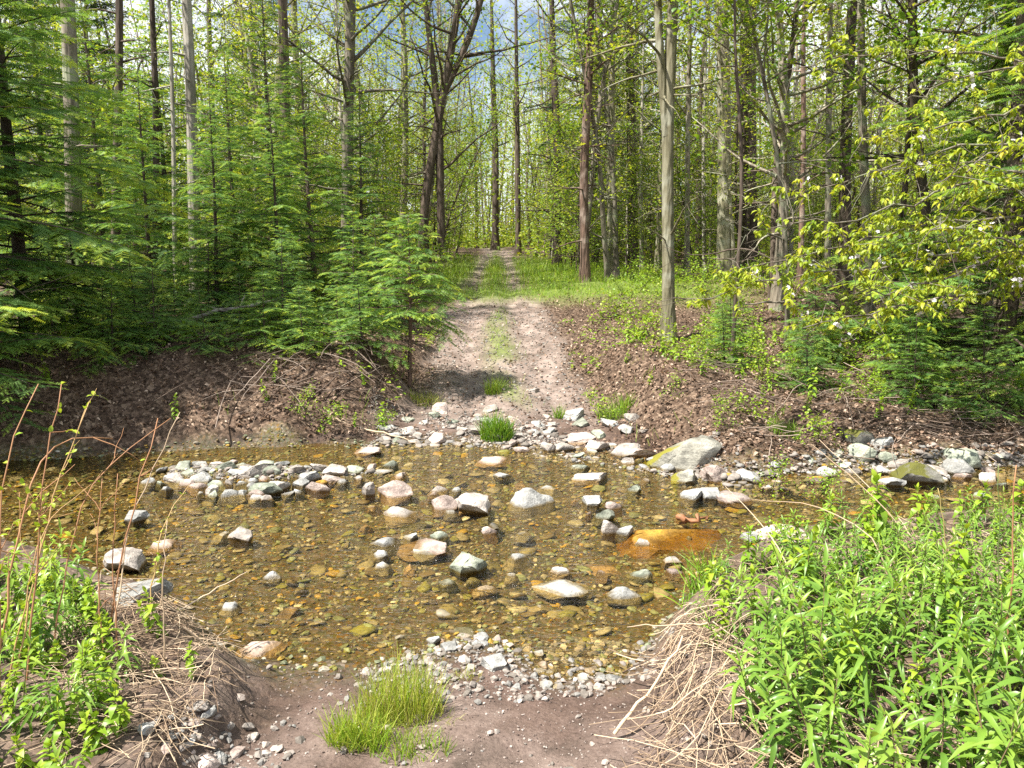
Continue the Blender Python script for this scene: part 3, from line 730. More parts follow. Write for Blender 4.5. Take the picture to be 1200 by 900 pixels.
HERO = [
 # px, py, w, h, mat, style, label
 (797, 527, 94, 66, 'moss_edge', 'block', 'large grey boulder with a patch of yellow moss on its top corner', 0, (0.0, 0.22)),
 (782, 612, 165, 62, 'ochre', 'slab', 'big flat rust orange slab just under the water', 0, (0.04, 0.03)),
 (548, 655, 44, 36, 'green', 'block', 'pale green pointed rock with a dark hollow in midstream', 0, (0, 0)),
 (462, 574, 42, 26, 'pink', 'block', 'pinkish white block beside an upright pale flake', 0, (0, 0)),
 (433, 572, 17, 27, 'pale', 'spike', 'upright pale flake leaning against a pinkish block', 1, (0.2, -0.7)),
 (553, 588, 46, 32, 'pale', 'block', 'large tan block in the middle stone cluster', 1, (0, 0)),
 (518, 588, 36, 28, 'pink', 'block', 'speckled pink rock touching the large tan block', 0, (0, 0)),
 (513, 572, 26, 12, 'pale', 'slab', 'flat pale stone lying on the speckled pink rock', 1, (0, 0)),
 (533, 572, 16, 13, 'grey', 'round', 'small rounded grey stone behind the large tan block', 0, (0, 0)),
 (660, 685, 70, 24, 'grey', 'slab', 'flat dark grey slab with a reddish wet edge', 0, (0, 0.03)),
 (657, 667, 26, 14, 'pale', 'round', 'pale cobble behind the flat dark grey slab', 0, (0, 0)),
 (732, 694, 42, 20, 'grey', 'round', 'rounded light grey stone beside the flat dark slab', 1, (0, 0)),
 (750, 669, 32, 24, 'green', 'chip', 'tilted pale green slab pointing down out of the water', 0, (0.1, 0.35)),
 (692, 556, 50, 16, 'pale', 'slab', 'long whitish stone below the far shore stones', 0, (0, 0)),
 (679, 545, 26, 10, 'green', 'slab', 'thin greenish slab behind the long whitish stone', 0, (0, 0)),
 (641, 570, 30, 11, 'grey', 'slab', 'low blue grey stone alone in calm water', 1, (0, 0)),
 (694, 586, 24, 16, 'grey', 'block', 'grey block at the back of the white stone cluster', 1, (0, 0)),
 (707, 600, 28, 22, 'green', 'block', 'pale greenish block in the white stone cluster', 1, (0, 0)),
 (714, 617, 20, 28, 'pale', 'spike', 'white pointed stone at the front of its cluster', 0, (0.1, 0.5)),
 (732, 618, 24, 26, 'grey', 'block', 'smooth whitish stone lying against the rust orange slab', 0, (0, 0)),
 (752, 633, 18, 16, 'pale', 'block', 'small white stone at the corner of the rust orange slab', 0, (0, 0)),
 (690, 598, 10, 14, 'pink', 'round', 'small pink stone on the edge of the white cluster', 0, (0, 0)),
 (720, 590, 26, 16, 'pink', 'block', 'pinkish flat stone on top of the white cluster', 1, (0, 0)),
 (742, 570, 20, 16, 'green', 'block', 'dark wet stone with foam behind it', 1, (0, 0)),
 (805, 555, 34, 32, 'moss_edge', 'block', 'rounded lichen grey boulder in the heap below the mossy boulder', 1, (0, 0)),
 (838, 551, 38, 30, 'pink', 'block', 'pointed pinkish boulder on the heap below the mossy boulder', 1, (0, 0)),
 (810, 576, 28, 26, 'grey', 'block', 'flat faced grey rock leaning at the front of the heap', 0, (0.3, 0.1)),
 (832, 575, 26, 26, 'grey', 'block', 'rock with a black shaded hollow in the heap', 1, (0, 0)),
 (862, 580, 42, 24, 'pink', 'slab', 'sloping mauve slab at the outer end of the heap', 0, (0.1, 0.3)),
 (781, 546, 22, 14, 'grey', 'round', 'pale bluish stone at the foot of the mossy boulder', 0, (0, 0)),
 (872, 556, 22, 13, 'grey', 'round', 'dark rounded cobble in the shaded side channel', 1, (0, 0)),
 (678, 510, 42, 26, 'pink', 'slab', 'broad pinkish slab with dry grass on the far shore', 0, (0, 0)),
 (730, 524, 44, 26, 'pale', 'slab', 'tilted tan slab beside the mossy boulder', 1, (0.1, -0.3)),
 (660, 523, 30, 13, 'pale', 'round', 'long white cobble at the far water edge', 1, (0, 0)),
 (606, 507, 18, 20, 'pale', 'block', 'white block next to the far grass tuft', 1, (0, 0)),
 (572, 478, 24, 13, 'pale', 'slab', 'tilted slab with grass on its edge in the track', 1, (0.1, -0.4)),
 (625, 456, 16, 9, 'pale', 'slab', 'lone white stone lying in the rutted track', 0, (0, 0)),
 (578, 538, 40, 10, 'pink', 'slab', 'long flat pinkish stone awash below the grass tuft', 1, (0, 0)),
 (612, 525, 22, 16, 'pink', 'chip', 'leaning pinkish slab beside the grass tuft', 0, (0.1, 0.5)),
 (515, 626, 22, 15, 'green', 'round', 'pale green cobble upstream of the pointed rock', 0, (0, 0)),
 (575, 619, 22, 17, 'pink', 'block', 'small rock with a rusty wet base and pale top', 1, (0, 0)),
 (444, 647, 24, 14, 'grey', 'round', 'smooth grey cobble lying by itself in the shallows', 0, (0, 0)),
 (282, 625, 32, 22, 'pale', 'block', 'tan angular stone in the amber water', 0, (0, 0)),
 (318, 672, 22, 20, 'grey', 'round', 'bluish white cobble alone in the amber shallows', 1, (0, 0)),
 (190, 635, 34, 15, 'pink', 'slab', 'flat mauve stone near the leafy red twig', 1, (0, 0)),
 (158, 604, 24, 18, 'grey', 'block', 'squat light grey stone in the shaded pool', 1, (0, 0)),
 (140, 656, 46, 32, 'pale', 'block', 'large white boulder behind the red twigs', 1, (0, 0)),
 (160, 690, 58, 34, 'grey', 'block', 'grey boulder at the foot of the near weedy bank', 0, (0, 0)),
 (310, 570, 40, 26, 'green', 'chip', 'dark edged slanting slab in the midstream stone bar', 1, (0.15, -0.45)),
 (263, 544, 30, 16, 'green', 'slab', 'greenish slab at the top of the midstream stone bar', 1, (0.1, -0.3)),
 (204, 562, 34, 12, 'grey', 'slab', 'thin flat grey slab at the shaded end of the bar', 1, (0, 0)),
 (247, 574, 14, 22, 'pale', 'spike', 'upright tan stone at the front of the bar', 1, (0.1, 0.3)),
 (295, 550, 44, 20, 'pale', 'slab', 'broad light slab on the crest of the bar', 0, (0, -0.2)),
 (360, 557, 26, 18, 'grey', 'block', 'blocky grey stone near the stream end of the bar', 0, (0, 0)),
 (391, 551, 28, 16, 'pale', 'block', 'tan block with a dark shaded side on the bar', 0, (0, 0)),
 (377, 563, 15, 11, 'ochre', 'round', 'ochre cobble at the water side of the bar', 0, (0, 0)),
 (399, 563, 18, 9, 'grey', 'round', 'oval grey cobble at the outer tip of the bar', 0, (0, 0)),
 (455, 543, 24, 12, 'green', 'chip', 'greenish slab on a second slab beyond the bar', 0, (0, 0.2)),
 (446, 551, 30, 8, 'grey', 'slab', 'low pale slab under the greenish slab', 0, (0, 0)),
 (430, 527, 34, 12, 'pink', 'slab', 'wet pinkish slab under the far shore stick', 0, (0, 0)),
 (545, 737, 34, 11, 'green', 'slab', 'flat pale slab at the water edge of the near gravel', 0, (0, 0)),
 (507, 748, 18, 16, 'grey', 'block', 'bluish angular stone leaning at the near gravel edge', 0, (0, 0)),
 (579, 776, 28, 22, 'grey', 'block', 'grey boulder in the middle of the near gravel', 1, (0, 0)),
 (526, 756, 20, 20, 'grey', 'block', 'light square stone beside the bluish angular one', 1, (0, 0)),
 (716, 794, 24, 14, 'grey', 'slab', 'bluish slab alone at the end of the near gravel', 0, (0, 0)),
 (514, 820, 18, 18, 'green', 'block', 'pale stone at the side of the near grass tuft', 0, (0, 0)),
 (303, 755, 44, 24, 'pink', 'slab', 'reddish flat stone at the near bank drop', 1, (0, 0)),
 (925, 626, 54, 26, 'pink', 'block', 'mauve boulder among the stems by the weed bed', 0, (0, 0)),
 (880, 628, 22, 18, 'grey', 'block', 'pale grey stone between fallen straw stems', 1, (0, 0)),
 (1076, 555, 52, 26, 'moss', 'block', 'stone thickly capped with olive moss in the shaded shallows', 0, (0, -0.15)),
 (1006, 508, 40, 32, 'moss', 'block', 'rounded mossy rock under the shaded bank', 1, (0, 0)),
 (1034, 515, 26, 26, 'grey', 'block', 'bare grey rock next to the rounded mossy rock', 0, (0, 0)),
 (1056, 540, 30, 16, 'pale', 'slab', 'pale flat rock behind the moss capped stone', 0, (0, 0)),
 (1095, 553, 30, 20, 'pale', 'block', 'whitish rock in front of the moss capped stone', 1, (0, 0)),
 (788, 655, 26, 12, 'pale', 'chip', 'slanting white chip below the red driftwood', 1, (0.1, -0.5)),
 (790, 668, 18, 12, 'pink', 'round', 'pink cobble below the slanting white chip', 1, (0, 0)),
 (495, 640, 64, 18, 'pink', 'slab', 'wide mauve slab awash among the midstream stones', 0, (0, 0)),
 (480, 627, 20, 12, 'grey', 'block', 'violet grey stone on the wide mauve slab', 0, (0, 0)),
]
for q in HERO:
    px, py, w, h, mat, st, lab, k, tl = q
    stone(px, py, w, h, mat, st, lab, k=k, tilt=tl, top=0.035 if 'rust orange slab just' in lab else None)

# submerged flat slabs with their own look
for px, py, w, h, mat, lab in [(700, 655, 60, 20, 'pink', 'brown slab lying fully under clear water'), (640, 640, 40, 16, 'green', 'drab green slab under the water in midstream'),
                               (485, 600, 50, 22, 'green', 'sunken green slab in front of the speckled pink rock'), (430, 625, 40, 16, 'green', 'sunken olive slab near the tan block'),
                               (470, 695, 30, 20, 'green', 'round sunken green stone in the near shallows'), (337, 692, 40, 10, 'ochre', 'sunken ochre slab by the bluish white cobble'),
                               (430, 712, 18, 16, 'green', 'small sunken green cobble nearest the near shore'), (680, 722, 24, 20, 'green', 'sunken green stone off the near gravel'),
                               (600, 545, 36, 12, 'green', 'sunken drab stone below the pale midstream stones')]:
    o = stone(px, py, w, h, mat, 'slab', lab, zlift=-0.10, k=0)

def scatter(n, poly, sizes, mats, styles, label, group, deep=0.42, mind=0.6):
    poly = np.array(poly, float); done = []; tries = 0
    lo, hi = poly.min(0), poly.max(0)
    while len(done) < n and tries < n * 60:
        tries += 1
        q = lo + rng.random(2) * (hi - lo)
        ins = False; j = len(poly) - 1
        for i in range(len(poly)):
            if (poly[i, 1] > q[1]) != (poly[j, 1] > q[1]) and q[0] < (poly[j, 0] - poly[i, 0]) * (q[1] - poly[i, 1]) / (poly[j, 1] - poly[i, 1]) + poly[i, 0]: ins = not ins
            j = i
        if not ins: continue
        w = rng.uniform(*sizes) * rng.choice([0.7, 1, 1, 1.35])
        if any(abs(q[0] - a) < mind * (w + b) / 2 and abs(q[1] - c_) < mind * (w + b) / 4 for a, c_, b in done): continue
        done.append((q[0], q[1], w))
        stone(q[0], q[1], w, w * rng.uniform(0.42, 0.75), str(rng.choice(mats)), str(rng.choice(styles)), label, group, k=int(rng.integers(2)),
              tilt=(rng.normal() * 0.2, rng.normal() * 0.25), rz=rng.uniform(0, 6.28), deep=deep)
scatter(48, [(160, 556), (230, 540), (320, 540), (440, 545), (430, 560), (370, 572), (300, 585), (240, 580), (165, 568)], (15, 32), ['grey', 'grey', 'pale', 'green', 'pink'], ['slab', 'slab', 'chip', 'block', 'round'],
        'cobble heaped with others in the midstream stone bar', 'cobbles of the midstream bar')
scatter(54, [(440, 500), (520, 478), (600, 490), (700, 480), (745, 490), (760, 520), (800, 545), (720, 545), (620, 525), (560, 520), (450, 520)], (13, 30), ['pale', 'grey', 'pink', 'pale', 'green'], ['slab', 'chip', 'block', 'slab'],
        'pale rubble stone on the far landing of the ford', 'rubble on the far landing')
scatter(30, [(870, 560), (930, 535), (1040, 525), (1180, 535), (1190, 575), (1100, 590), (1040, 560), (960, 570), (900, 585)], (13, 28), ['grey', 'pale', 'pink', 'green'], ['slab', 'block', 'round', 'chip'],
        'stone lying in the bar along the shaded far bank', 'stones along the shaded bank')
scatter(34, [(505, 770), (520, 745), (600, 745), (680, 770), (730, 800), (640, 812), (560, 800), (520, 790)], (8, 17), ['pale', 'grey', 'pink', 'grey'], ['block', 'round', 'slab'],
        'angular stone in the gravel spit on the near shore', 'stones of the near gravel spit')
scatter(20, [(165, 850), (230, 830), (300, 850), (285, 895), (170, 898)], (8, 17), ['pale', 'grey', 'pink'], ['block', 'round', 'slab'],
        'pale stone in the patch at the foot of the near weeds', 'stones below the near weeds')
scatter(26, [(180, 600), (420, 580), (620, 560), (760, 560), (860, 600), (820, 660), (760, 720), (560, 725), (420, 740), (300, 740), (230, 680)], (10, 24), ['green', 'grey', 'grey', 'pink', 'pale'], ['slab', 'round', 'block'],
        'half sunk stone scattered in the open ford', 'half sunk stones in the ford', deep=0.6, mind=1.0)

scatter(26, [(430, 545), (520, 545), (610, 545), (640, 600), (600, 690), (530, 690), (450, 650), (420, 600)], (16, 46), ['green', 'grey', 'pink', 'pale', 'grey'], ['slab', 'slab', 'chip', 'round'],
        'flat stone awash in the middle of the ford', 'flat stones awash in midstream', deep=0.55, mind=0.8)
# bed pebbles, gravel
def pebbles(name, n, xr, yr, keep, size, mat, flat=0.45, sink=0.3, sub=1, lab=None):
    x = rng.uniform(*xr, n * 16); y = rng.uniform(*yr, n * 16); k = keep(x, y); x, y = x[k][:n], y[k][:n]; n = len(x)
    z = ground(x, y); s = size[0] * (size[1] / size[0]) ** (rng.random(n) ** 1.8)
    b = MB(); which = rng.integers(0, 6, n)
    for t in range(6):
        w = which == t
        if not w.any(): continue
        T, F = rock_template(900 + t, sub, flat * (0.7 + 0.12 * t)); k = w.sum()
        D = np.stack([np.cos(a := rng.uniform(0, 6.28, k)), np.sin(a), rng.normal(size=k) * 0.12], 1)
        U = np.array([0, 0, 1.0]) + rng.normal(size=(k, 3)) * 0.15
        S = np.stack([s[w] * rng.uniform(0.8, 1.4, k), s[w] * rng.uniform(0.7, 1.0, k), s[w]], 1)
        b.inst(T, F, np.stack([x[w], y[w], z[w] + s[w] * flat * (1 - 2 * sink)], 1), D, U, S, rng.random(k))
    return tag(link(name, b.mesh(name, [mat], smooth=(sub > 1))), kind='stuff')
inbed = lambda x, y: (y > y_near(x) - 0.05) & (y < y_far(x) + 0.1)
pebbles('bed_pebbles', 19000, (-6.5, 6.5), (3.0, 9.2), inbed, (0.009, 0.038), 'bedstones')
pebbles('bed_cobbles', 580, (-6.5, 6.5), (3.0, 9.2), lambda x, y: inbed(x, y) & (ground(x, y) < -0.03), (0.04, 0.10), 'bedstones', flat=0.30, sub=2)
def g_keep(x, y):
    yn, yf = y_near(x), y_far(x); q = fbm(x * 1.6 + 3, y * 1.6, 3)
    spit = (np.hypot((x - 0.05) / 0.75, (y - 3.55) / 0.38) + q * 0.5 < 1)
    low = np.hypot((x + 1.12) / 0.27, (y - 2.72) / 0.2) + q * 0.4 < 1
    land = (y > yf - 0.2) & (y < yf + 1.0) & (np.abs(x - 0.2) < 1.9) & (q > -0.25)
    bar = (y > yf - 0.45) & (y < yf + 0.2) & (x > 1.9)
    lbar = np.hypot((x + 2.35) / 1.4, (y - 7.2) / 0.36) + q * 0.4 < 1
    rut = (y > 9) & (y < 15) & (np.abs(x - x_path(y)) < 1.1) & (rng.random(len(x)) < 0.2)
    any_ = (y < yn) & (np.abs(x + 0.2) < 1.1) & (rng.random(len(x)) < 0.04)
    return spit | low | land | bar | lbar | rut | any_
pebbles('gravel', 19000, (-5, 6.5), (2.1, 15), g_keep, (0.006, 0.034), 'gravel', flat=0.6)

def r_keep(x, y):
    yf = y_far(x); q = fbm(x * 1.6 + 8, y * 1.6, 3)
    land = (y > yf - 0.15) & (y < yf + 0.8 + q) & (np.abs(x - 0.35) < 1.9)
    bar = (y > yf - 0.4) & (y < yf + 0.25 + .4 * q) & (x > 1.9) & (x < 5.5)
    lbar = np.hypot((x + 2.35) / 1.45, (y - 7.2) / 0.38) + q * 0.4 < 1
    return land | bar | lbar
pebbles('rubble', 560, (-4.2, 5.6), (6.5, 10.5), r_keep, (0.03, 0.085), 'gravel', flat=0.42, sink=.25, sub=2)
pebbles('dirt', 5000, (-1.6, 1.3), (1.9, 3.7), lambda x, y: (y < y_near(x)) & (path_mask(x, y) > .2) & (fbm(x * 3, y * 3, 3) > -.3), (0.002, 0.009), 'crumbs', flat=0.7)
# ================================================================== TREES
def px_x(px, y): return (px - W / 2) / FPX * y / 1.0    # rough x at depth y for a point near eye level
def trunk_path(y, pts, top=None, n=18):
    """pts: list of (px, py) bottom to top on the trunk standing y metres ahead; continues upward beyond the frame"""
    w = [at_y(px, py, y) for px, py in pts]
    b = w[0].copy(); g0 = gz(b[0], y)
    dirv = w[-1] - w[-2]; dirv /= np.linalg.norm(dirv)
    if w[0][2] > g0 + 0.05: w.insert(0, np.array([w[0][0], y, g0 - 0.15]))
    else: w[0][2] = g0 - 0.15
    if top: w.append(w[-1] + nrm(dirv * 1.2 + np.array([0, 0, 1.0])) * top)
    base = np.array([w[0][0], y, g0])
    return resample(w, n) - base, base

def tree_obj(name, label, base, trcr, bark, leaf, cat='tree', group=None):
    o = thing(name, label, cat, tuple(base), group)
    link('trunk', trcr[0].mesh('trunk', [bark]), o); link('crown', trcr[1].mesh('crown', [leaf]), o)
    return o

g = np.random.default_rng(5)
# --- single trees one can point at
def hero(y, pts, rpx, label, bark, top=6, leaf='leaf_fresh', name='broadleaf_tree', forks=(), kw=None, seed=1):
    gg = np.random.default_rng(seed)
    path, base = trunk_path(y, pts, top)
    r = rpx * 0.5 / FPX * y
    fk = []
    for fpts, fr, ftop in forks:
        w = [at_y(px, py, y) for px, py in fpts]
        d = nrm(w[-1] - w[-2]); w.append(w[-1] + nrm(d * 1.2 + np.array([0, 0, 1.0])) * ftop)
        fk.append((resample(w, 14) - base, fr * 0.5 / FPX * y))
    k = dict(t0=0.3, thin=.62, nb=30, Lb=2.4, ntw=8, nlf=11, leaf=0.095, tintmu=0.5); k.update(kw or {})
    return tree_obj(name, label, base, deciduous(gg, r0=r, path=path, forks=fk, **k), bark, leaf)

hero(13.2, [(783, 388), (784, 250), (781, 150), (788, 30)], 16, 'olive grey tree with a forked trunk nearest the track', 'bark_olive', 7, 'leaf_cherry', forks=[([(781, 160), (775, 90), (771, 20)], 11, 5)],
     kw=dict(t0=0.45, nb=22, Lb=2.6, leaf=0.09, tmpl='maple', tintmu=0.35, dead=5), seed=2)
hero(19.5, [(685, 340), (686, 270), (683, 200), (690, 110), (692, 40)], 12, 'gnarled reddish dark trunk at the edge of the roadside grass', 'bark_red', 6, kw=dict(t0=0.4, dead=14), seed=3)
hero(20.5, [(848, 328), (850, 200), (849, 100), (845, 0)], 18, 'thick olive grey trunk behind the white blossom', 'bark_olive', 8, 'leaf_cherry', kw=dict(t0=0.4, tmpl='maple', leaf=0.10, tintmu=.45), seed=4)
hero(23.0, [(876, 320), (878, 180), (874, 60), (878, 0)], 23, 'broad dark trunk right behind the thick olive grey one', 'bark_dark', 8, kw=dict(t0=0.45, dead=10), seed=5)
hero(24.0, [(493, 268), (503, 200), (518, 120), (537, 20)], 12, 'dark double stemmed tree leaning over the hemlock saplings', 'bark_dark', 8, forks=[([(518, 290), (515, 200), (517, 130), (503, 50), (497, 0)], 10, 6), ([(520, 110), (545, 60), (566, 0)], 8, 5)],
     kw=dict(t0=0.35, nb=30, Lb=3.0, leaf=0.09, tintmu=0.4, dead=8), seed=6)
hero(21.0, [(722, 335), (721, 220), (712, 120), (690, 0)], 7, 'thin pale tree leaning toward the track', 'bark_grey', 5, kw=dict(t0=0.4, nb=12, Lb=1.5), seed=7)
hero(21.5, [(716, 335), (716, 200), (717, 80)], 10, 'straight lichen grey trunk beside the thin leaning tree', 'bark_olive', 7, kw=dict(t0=0.4), seed=8)
hero(26.0, [(742, 318), (741, 200), (738, 60)], 13, 'mid brown trunk behind the roadside grass', 'bark_dark', 7, seed=9)
hero(25.0, [(752, 322), (751, 200), (753, 100)], 5, 'thin pale pole next to the mid brown trunk', 'bark_pale', 4, kw=dict(nb=10, Lb=1.2), seed=10)
hero(30.0, [(652, 312), (655, 200), (648, 60)], 11, 'dark trunk with bare dead limbs at the far bend', 'bark_dark', 7, kw=dict(t0=0.6, dead=30, Lb=3.2), seed=11)
hero(48.0, [(580, 283), (582, 200), (578, 100)], 9, 'dark trunk standing at the end of the visible track', 'bark_dark', 9, seed=12)
hero(40.0, [(607, 290), (607, 190), (605, 60)], 7, 'slim dark trunk beyond the end of the grass', 'bark_dark', 8, seed=13)
hero(15.5, [(228, 330), (227, 180), (222, 60), (219, 0)], 15, 'pale barked trunk rising out of the hemlock thicket', 'bark_pale', 8, kw=dict(t0=0.55), seed=14)
hero(12.5, [(88, 345), (86, 200), (83, 80), (80, 0)], 22, 'thick grey brown trunk above the fallen log', 'bark_grey', 7, kw=dict(t0=0.6, dead=14), seed=15)
hero(14.5, [(134, 340), (137, 180), (141, 60)], 12, 'dark trunk between the thick grey trunk and the pale one', 'bark_dark', 7, kw=dict(t0=0.5, dead=14), seed=16)
hero(16.0, [(182, 330), (184, 150), (180, 40)], 9, 'thin brown trunk beside the pale barked trunk', 'bark_dark', 7, kw=dict(t0=0.5, dead=10), seed=17)
hero(15.0, [(205, 340), (204, 180), (201, 70)], 6, 'thin whitish pole beside the pale barked trunk', 'bark_pale', 6, kw=dict(t0=0.5, nb=10), seed=18)
hero(18.0, [(334, 300), (335, 100), (331, 0)], 15, 'dark straight trunk showing above the hemlock thicket', 'bark_dark', 7, kw=dict(t0=0.5), seed=19)
hero(17.0, [(991, 330), (990, 180), (996, 60), (999, 0)], 15, 'dark trunk behind the blossoming branches', 'bark_dark', 7, kw=dict(t0=0.55, dead=10), seed=20)
hero(18.0, [(970, 330), (971, 180), (972, 40)], 8, 'pale grey pole beside the dark trunk behind the blossom', 'bark_grey', 7, kw=dict(t0=0.5), seed=21)
hero(16.0, [(907, 330), (908, 180), (925, 90), (935, 0)], 9, 'crooked dark trunk bending over the blossom', 'bark_dark', 5, kw=dict(t0=0.5), seed=22)
hero(19.0, [(938, 325), (942, 180), (941, 60)], 7, 'slender red brown trunk beside the crooked dark one', 'bark_red', 6, kw=dict(t0=0.5), seed=23)
hero(13.0, [(1022, 340), (1012, 200), (1008, 60)], 12, 'grey brown trunk in the shade above the blossom', 'bark_grey', 6, kw=dict(t0=0.55), seed=24)
hero(11.5, [(1102, 335), (1086, 265), (1078, 205), (1070, 120)], 14, 'dark leaning trunk in the shade of the blossom tree', 'bark_dark', 5, kw=dict(t0=0.35, nb=28, Lb=2.2), seed=25)
hero(10.6, [(1180, 345), (1190, 180), (1196, 40)], 18, 'dark trunk at the edge of the shaded bank', 'bark_dark', 6, kw=dict(t0=0.4, nb=34, Lb=2.4, tintmu=.35), seed=26)
hero(12.3, [(1046, 345), (1060, 250), (1066, 120)], 8, 'thin leaning stem beside the dark leaning trunk', 'bark_dark', 5, kw=dict(t0=0.4), seed=27)
hero(22.0, [(805, 322), (806, 170), (808, 40)], 7, 'straight slim trunk between the forked and the thick trunk', 'bark_grey', 7, seed=28)
hero(24.0, [(826, 320), (824, 160), (828, 30)], 5, 'pale pole close to the thick olive grey trunk', 'bark_pale', 6, kw=dict(nb=10, Lb=1.4), seed=29)

# --- woods: copies of a few kinds
def mk(fn, seeds, bark, leafmat, **kw):
    out = []
    for i, s in enumerate(seeds):
        a, b = fn(np.random.default_rng(s), **kw)
        bk = bark[i % len(bark)] if isinstance(bark, (list, tuple)) else bark
        out.append((a.mesh('trunk', [bk]), b.mesh("crown", [leafmat])))
    return out
K_tall = Kind('broadleaf_tree', 'tree', ['trunk', 'crown'], mk(deciduous, (31, 32, 33, 34), ['bark_dark', 'bark_grey', 'bark_olive', 'bark_grey'], 'leaf_far', H=17, r0=0.13, t0=0.18, thin=.6, nb=46, Lb=2.8, ntw=9, nlf=9, leaf=0.088, minr=.006, dead=16, tmpl='simple', tintmu=.5, spread=.14))
K_pole = Kind('slender_tree', 'tree', ['trunk', 'crown'], mk(deciduous, (41, 42, 43), ['bark_grey', 'bark_olive', 'bark_pale'], 'leaf_far', H=12, r0=0.065, t0=0.15, thin=.8, nb=32, Lb=1.5, ntw=7, nlf=8, leaf=0.08, minr=.005, tmpl='simple', tintmu=.55, spread=.12, wob=.17, lean=.10, dead=14))
K_sap = Kind('sapling', 'sapling', ['stem', 'foliage'], mk(deciduous, (51, 52, 53, 54), 'bark_dark', 'leaf_fresh', H=3.8, r0=0.022, t0=0.10, nb=30, Lb=1.15, ntw=8, nlf=11, leaf=0.068, tmpl='simple', tintmu=.5, spread=.09, wob=.25, lean=.15, dead=2, minr=.003))
K_tsap = Kind('sapling', 'sapling', ['stem', 'foliage'], mk(deciduous, (55, 56, 57), ['bark_dark', 'bark_grey'], 'leaf_fresh', H=7.5, r0=0.04, t0=0.12, nb=40, Lb=1.5, ntw=7, nlf=9, leaf=0.08, tmpl='simple', tintmu=.55, spread=.10, wob=.2, lean=.12, dead=8, minr=.004, thin=.8))
K_shrub = Kind('leafy_shrub', 'shrub', ['stem', 'foliage'], mk(deciduous, (61, 62, 63), 'bark_dark', 'leaf_herb', H=1.1, r0=0.012, t0=0.05, nb=14, Lb=0.55, ntw=4, nlf=6, leaf=0.065, tmpl='oval', tintmu=.45, spread=.05, wob=.3, lean=.3, dead=0, twl=.25, minr=.002))
K_heml = Kind('hemlock_tree', 'tree', ['trunk', 'crown'], mk(hemlock, (71, 72), 'bark_dark', 'needles', H=7.5, r0=0.085, t0=0.05, nb=98, Lb=2.15, fr=0.102, newgrowth=.6, dead=26))
K_hs = Kind('hemlock_sapling', 'sapling', ['trunk', 'crown'], mk(hemlock, (81, 82), 'bark_dark', 'needles', H=2.6, r0=0.028, t0=0.08, nb=60, Lb=1.0, fr=0.085, newgrowth=.45, dead=4))
K_dark = Kind('conifer', 'tree', ['trunk', 'crown'], mk(hemlock, (91,), 'bark_dark', 'needles_dark', H=17, r0=0.17, t0=0.22, nb=90, Lb=3.4, fr=0.24, dens=.6, droop=-.35, newgrowth=.15, dead=24))

cells = []
def free(x, y, r):
    for a, b, c_ in cells:
        if (a - x) ** 2 + (b - y) ** 2 < (r + c_) ** 2: return False
    cells.append((x, y, r)); return True
def sky_gap(x, y):      # the view up the track stays open
    return abs(x - x_path(y)) < 1.5 + 0.015 * y
def put_many(K, n, xr, yr, label, group, r=0.5, sc=(0.8, 1.2), cond=None, sink=0.0):
    c_ = 0; t = 0
    while c_ < n and t < n * 40:
        t += 1
        y = yr[0] * (yr[1] / yr[0]) ** g.random(); x = g.uniform(*xr) * (y / yr[1])if xr[2:] == () and False else g.uniform(xr[0], xr[1])
        if sky_gap(x, y) or abs(x) > 0.78 * y + 2.5: continue
        if cond and not cond(x, y): continue
        if not free(x, y, r): continue
        K.put(int(g.integers(0, 99)), (x, y, gz(x, y) - sink), g.uniform(0, 6.28), g.uniform(*sc), label, group, (g.normal() * .03, g.normal() * .03))
        c_ += 1
left = lambda x, y: x < x_path(y) - 2; right = lambda x, y: x > x_path(y) + 2
put_many(K_tall, 26, (-34, -2), (19, 52), 'tall trunk in the woods behind the hemlock thicket', 'tall trees behind the hemlock thicket', .5, (.75, 1.2), left)
put_many(K_tall, 34, (2, 40), (24, 56), 'tall trunk in the woods beyond the blossom side of the track', 'tall trees on the blossom side', .5, (.75, 1.2), right)
put_many(K_pole, 34, (-26, -2), (17, 44), 'slim pole tree in the woods behind the hemlock thicket', 'pole trees behind the hemlock thicket', .3, (.75, 1.25), left)
put_many(K_pole, 52, (1, 30), (20, 48), 'slim pole tree in the woods beyond the blossom side of the track', 'pole trees on the blossom side', .3, (.75, 1.25), right)
put_many(K_sap, 44, (-22, -2), (16, 40), 'leafy green sapling in the undergrowth behind the hemlock thicket', 'saplings behind the hemlock thicket', .45, (.7, 1.4), left)
put_many(K_sap, 50, (1, 26), (19.5, 42), 'leafy green sapling in the undergrowth on the blossom side of the track', 'saplings on the blossom side', .45, (.6, 1.4), right)
put_many(K_shrub, 26, (-5, 1), (13, 24), 'bright leafy shrub on the verge along the hemlock side of the track', 'verge shrubs on the hemlock side', .2, (.7, 1.3), lambda x, y: -3.2 < x - x_path(y) < -1.7)
for x, y, s, lab in [(3.5, 33, 1.0, 'dark conifer with a tall bare lower trunk beyond the grass'), (6.2, 40, 1.1, 'dark conifer deep in the woods behind the mid brown trunk'),
                     (-9.5, 30, .9, 'dark conifer deep in the woods behind the hemlock thicket'), (-13, 24, .9, 'dark conifer behind the thick grey brown trunk')]:
    K_dark.put(0, (x, y, gz(x, y)), g.uniform(0, 6), s, lab, None)

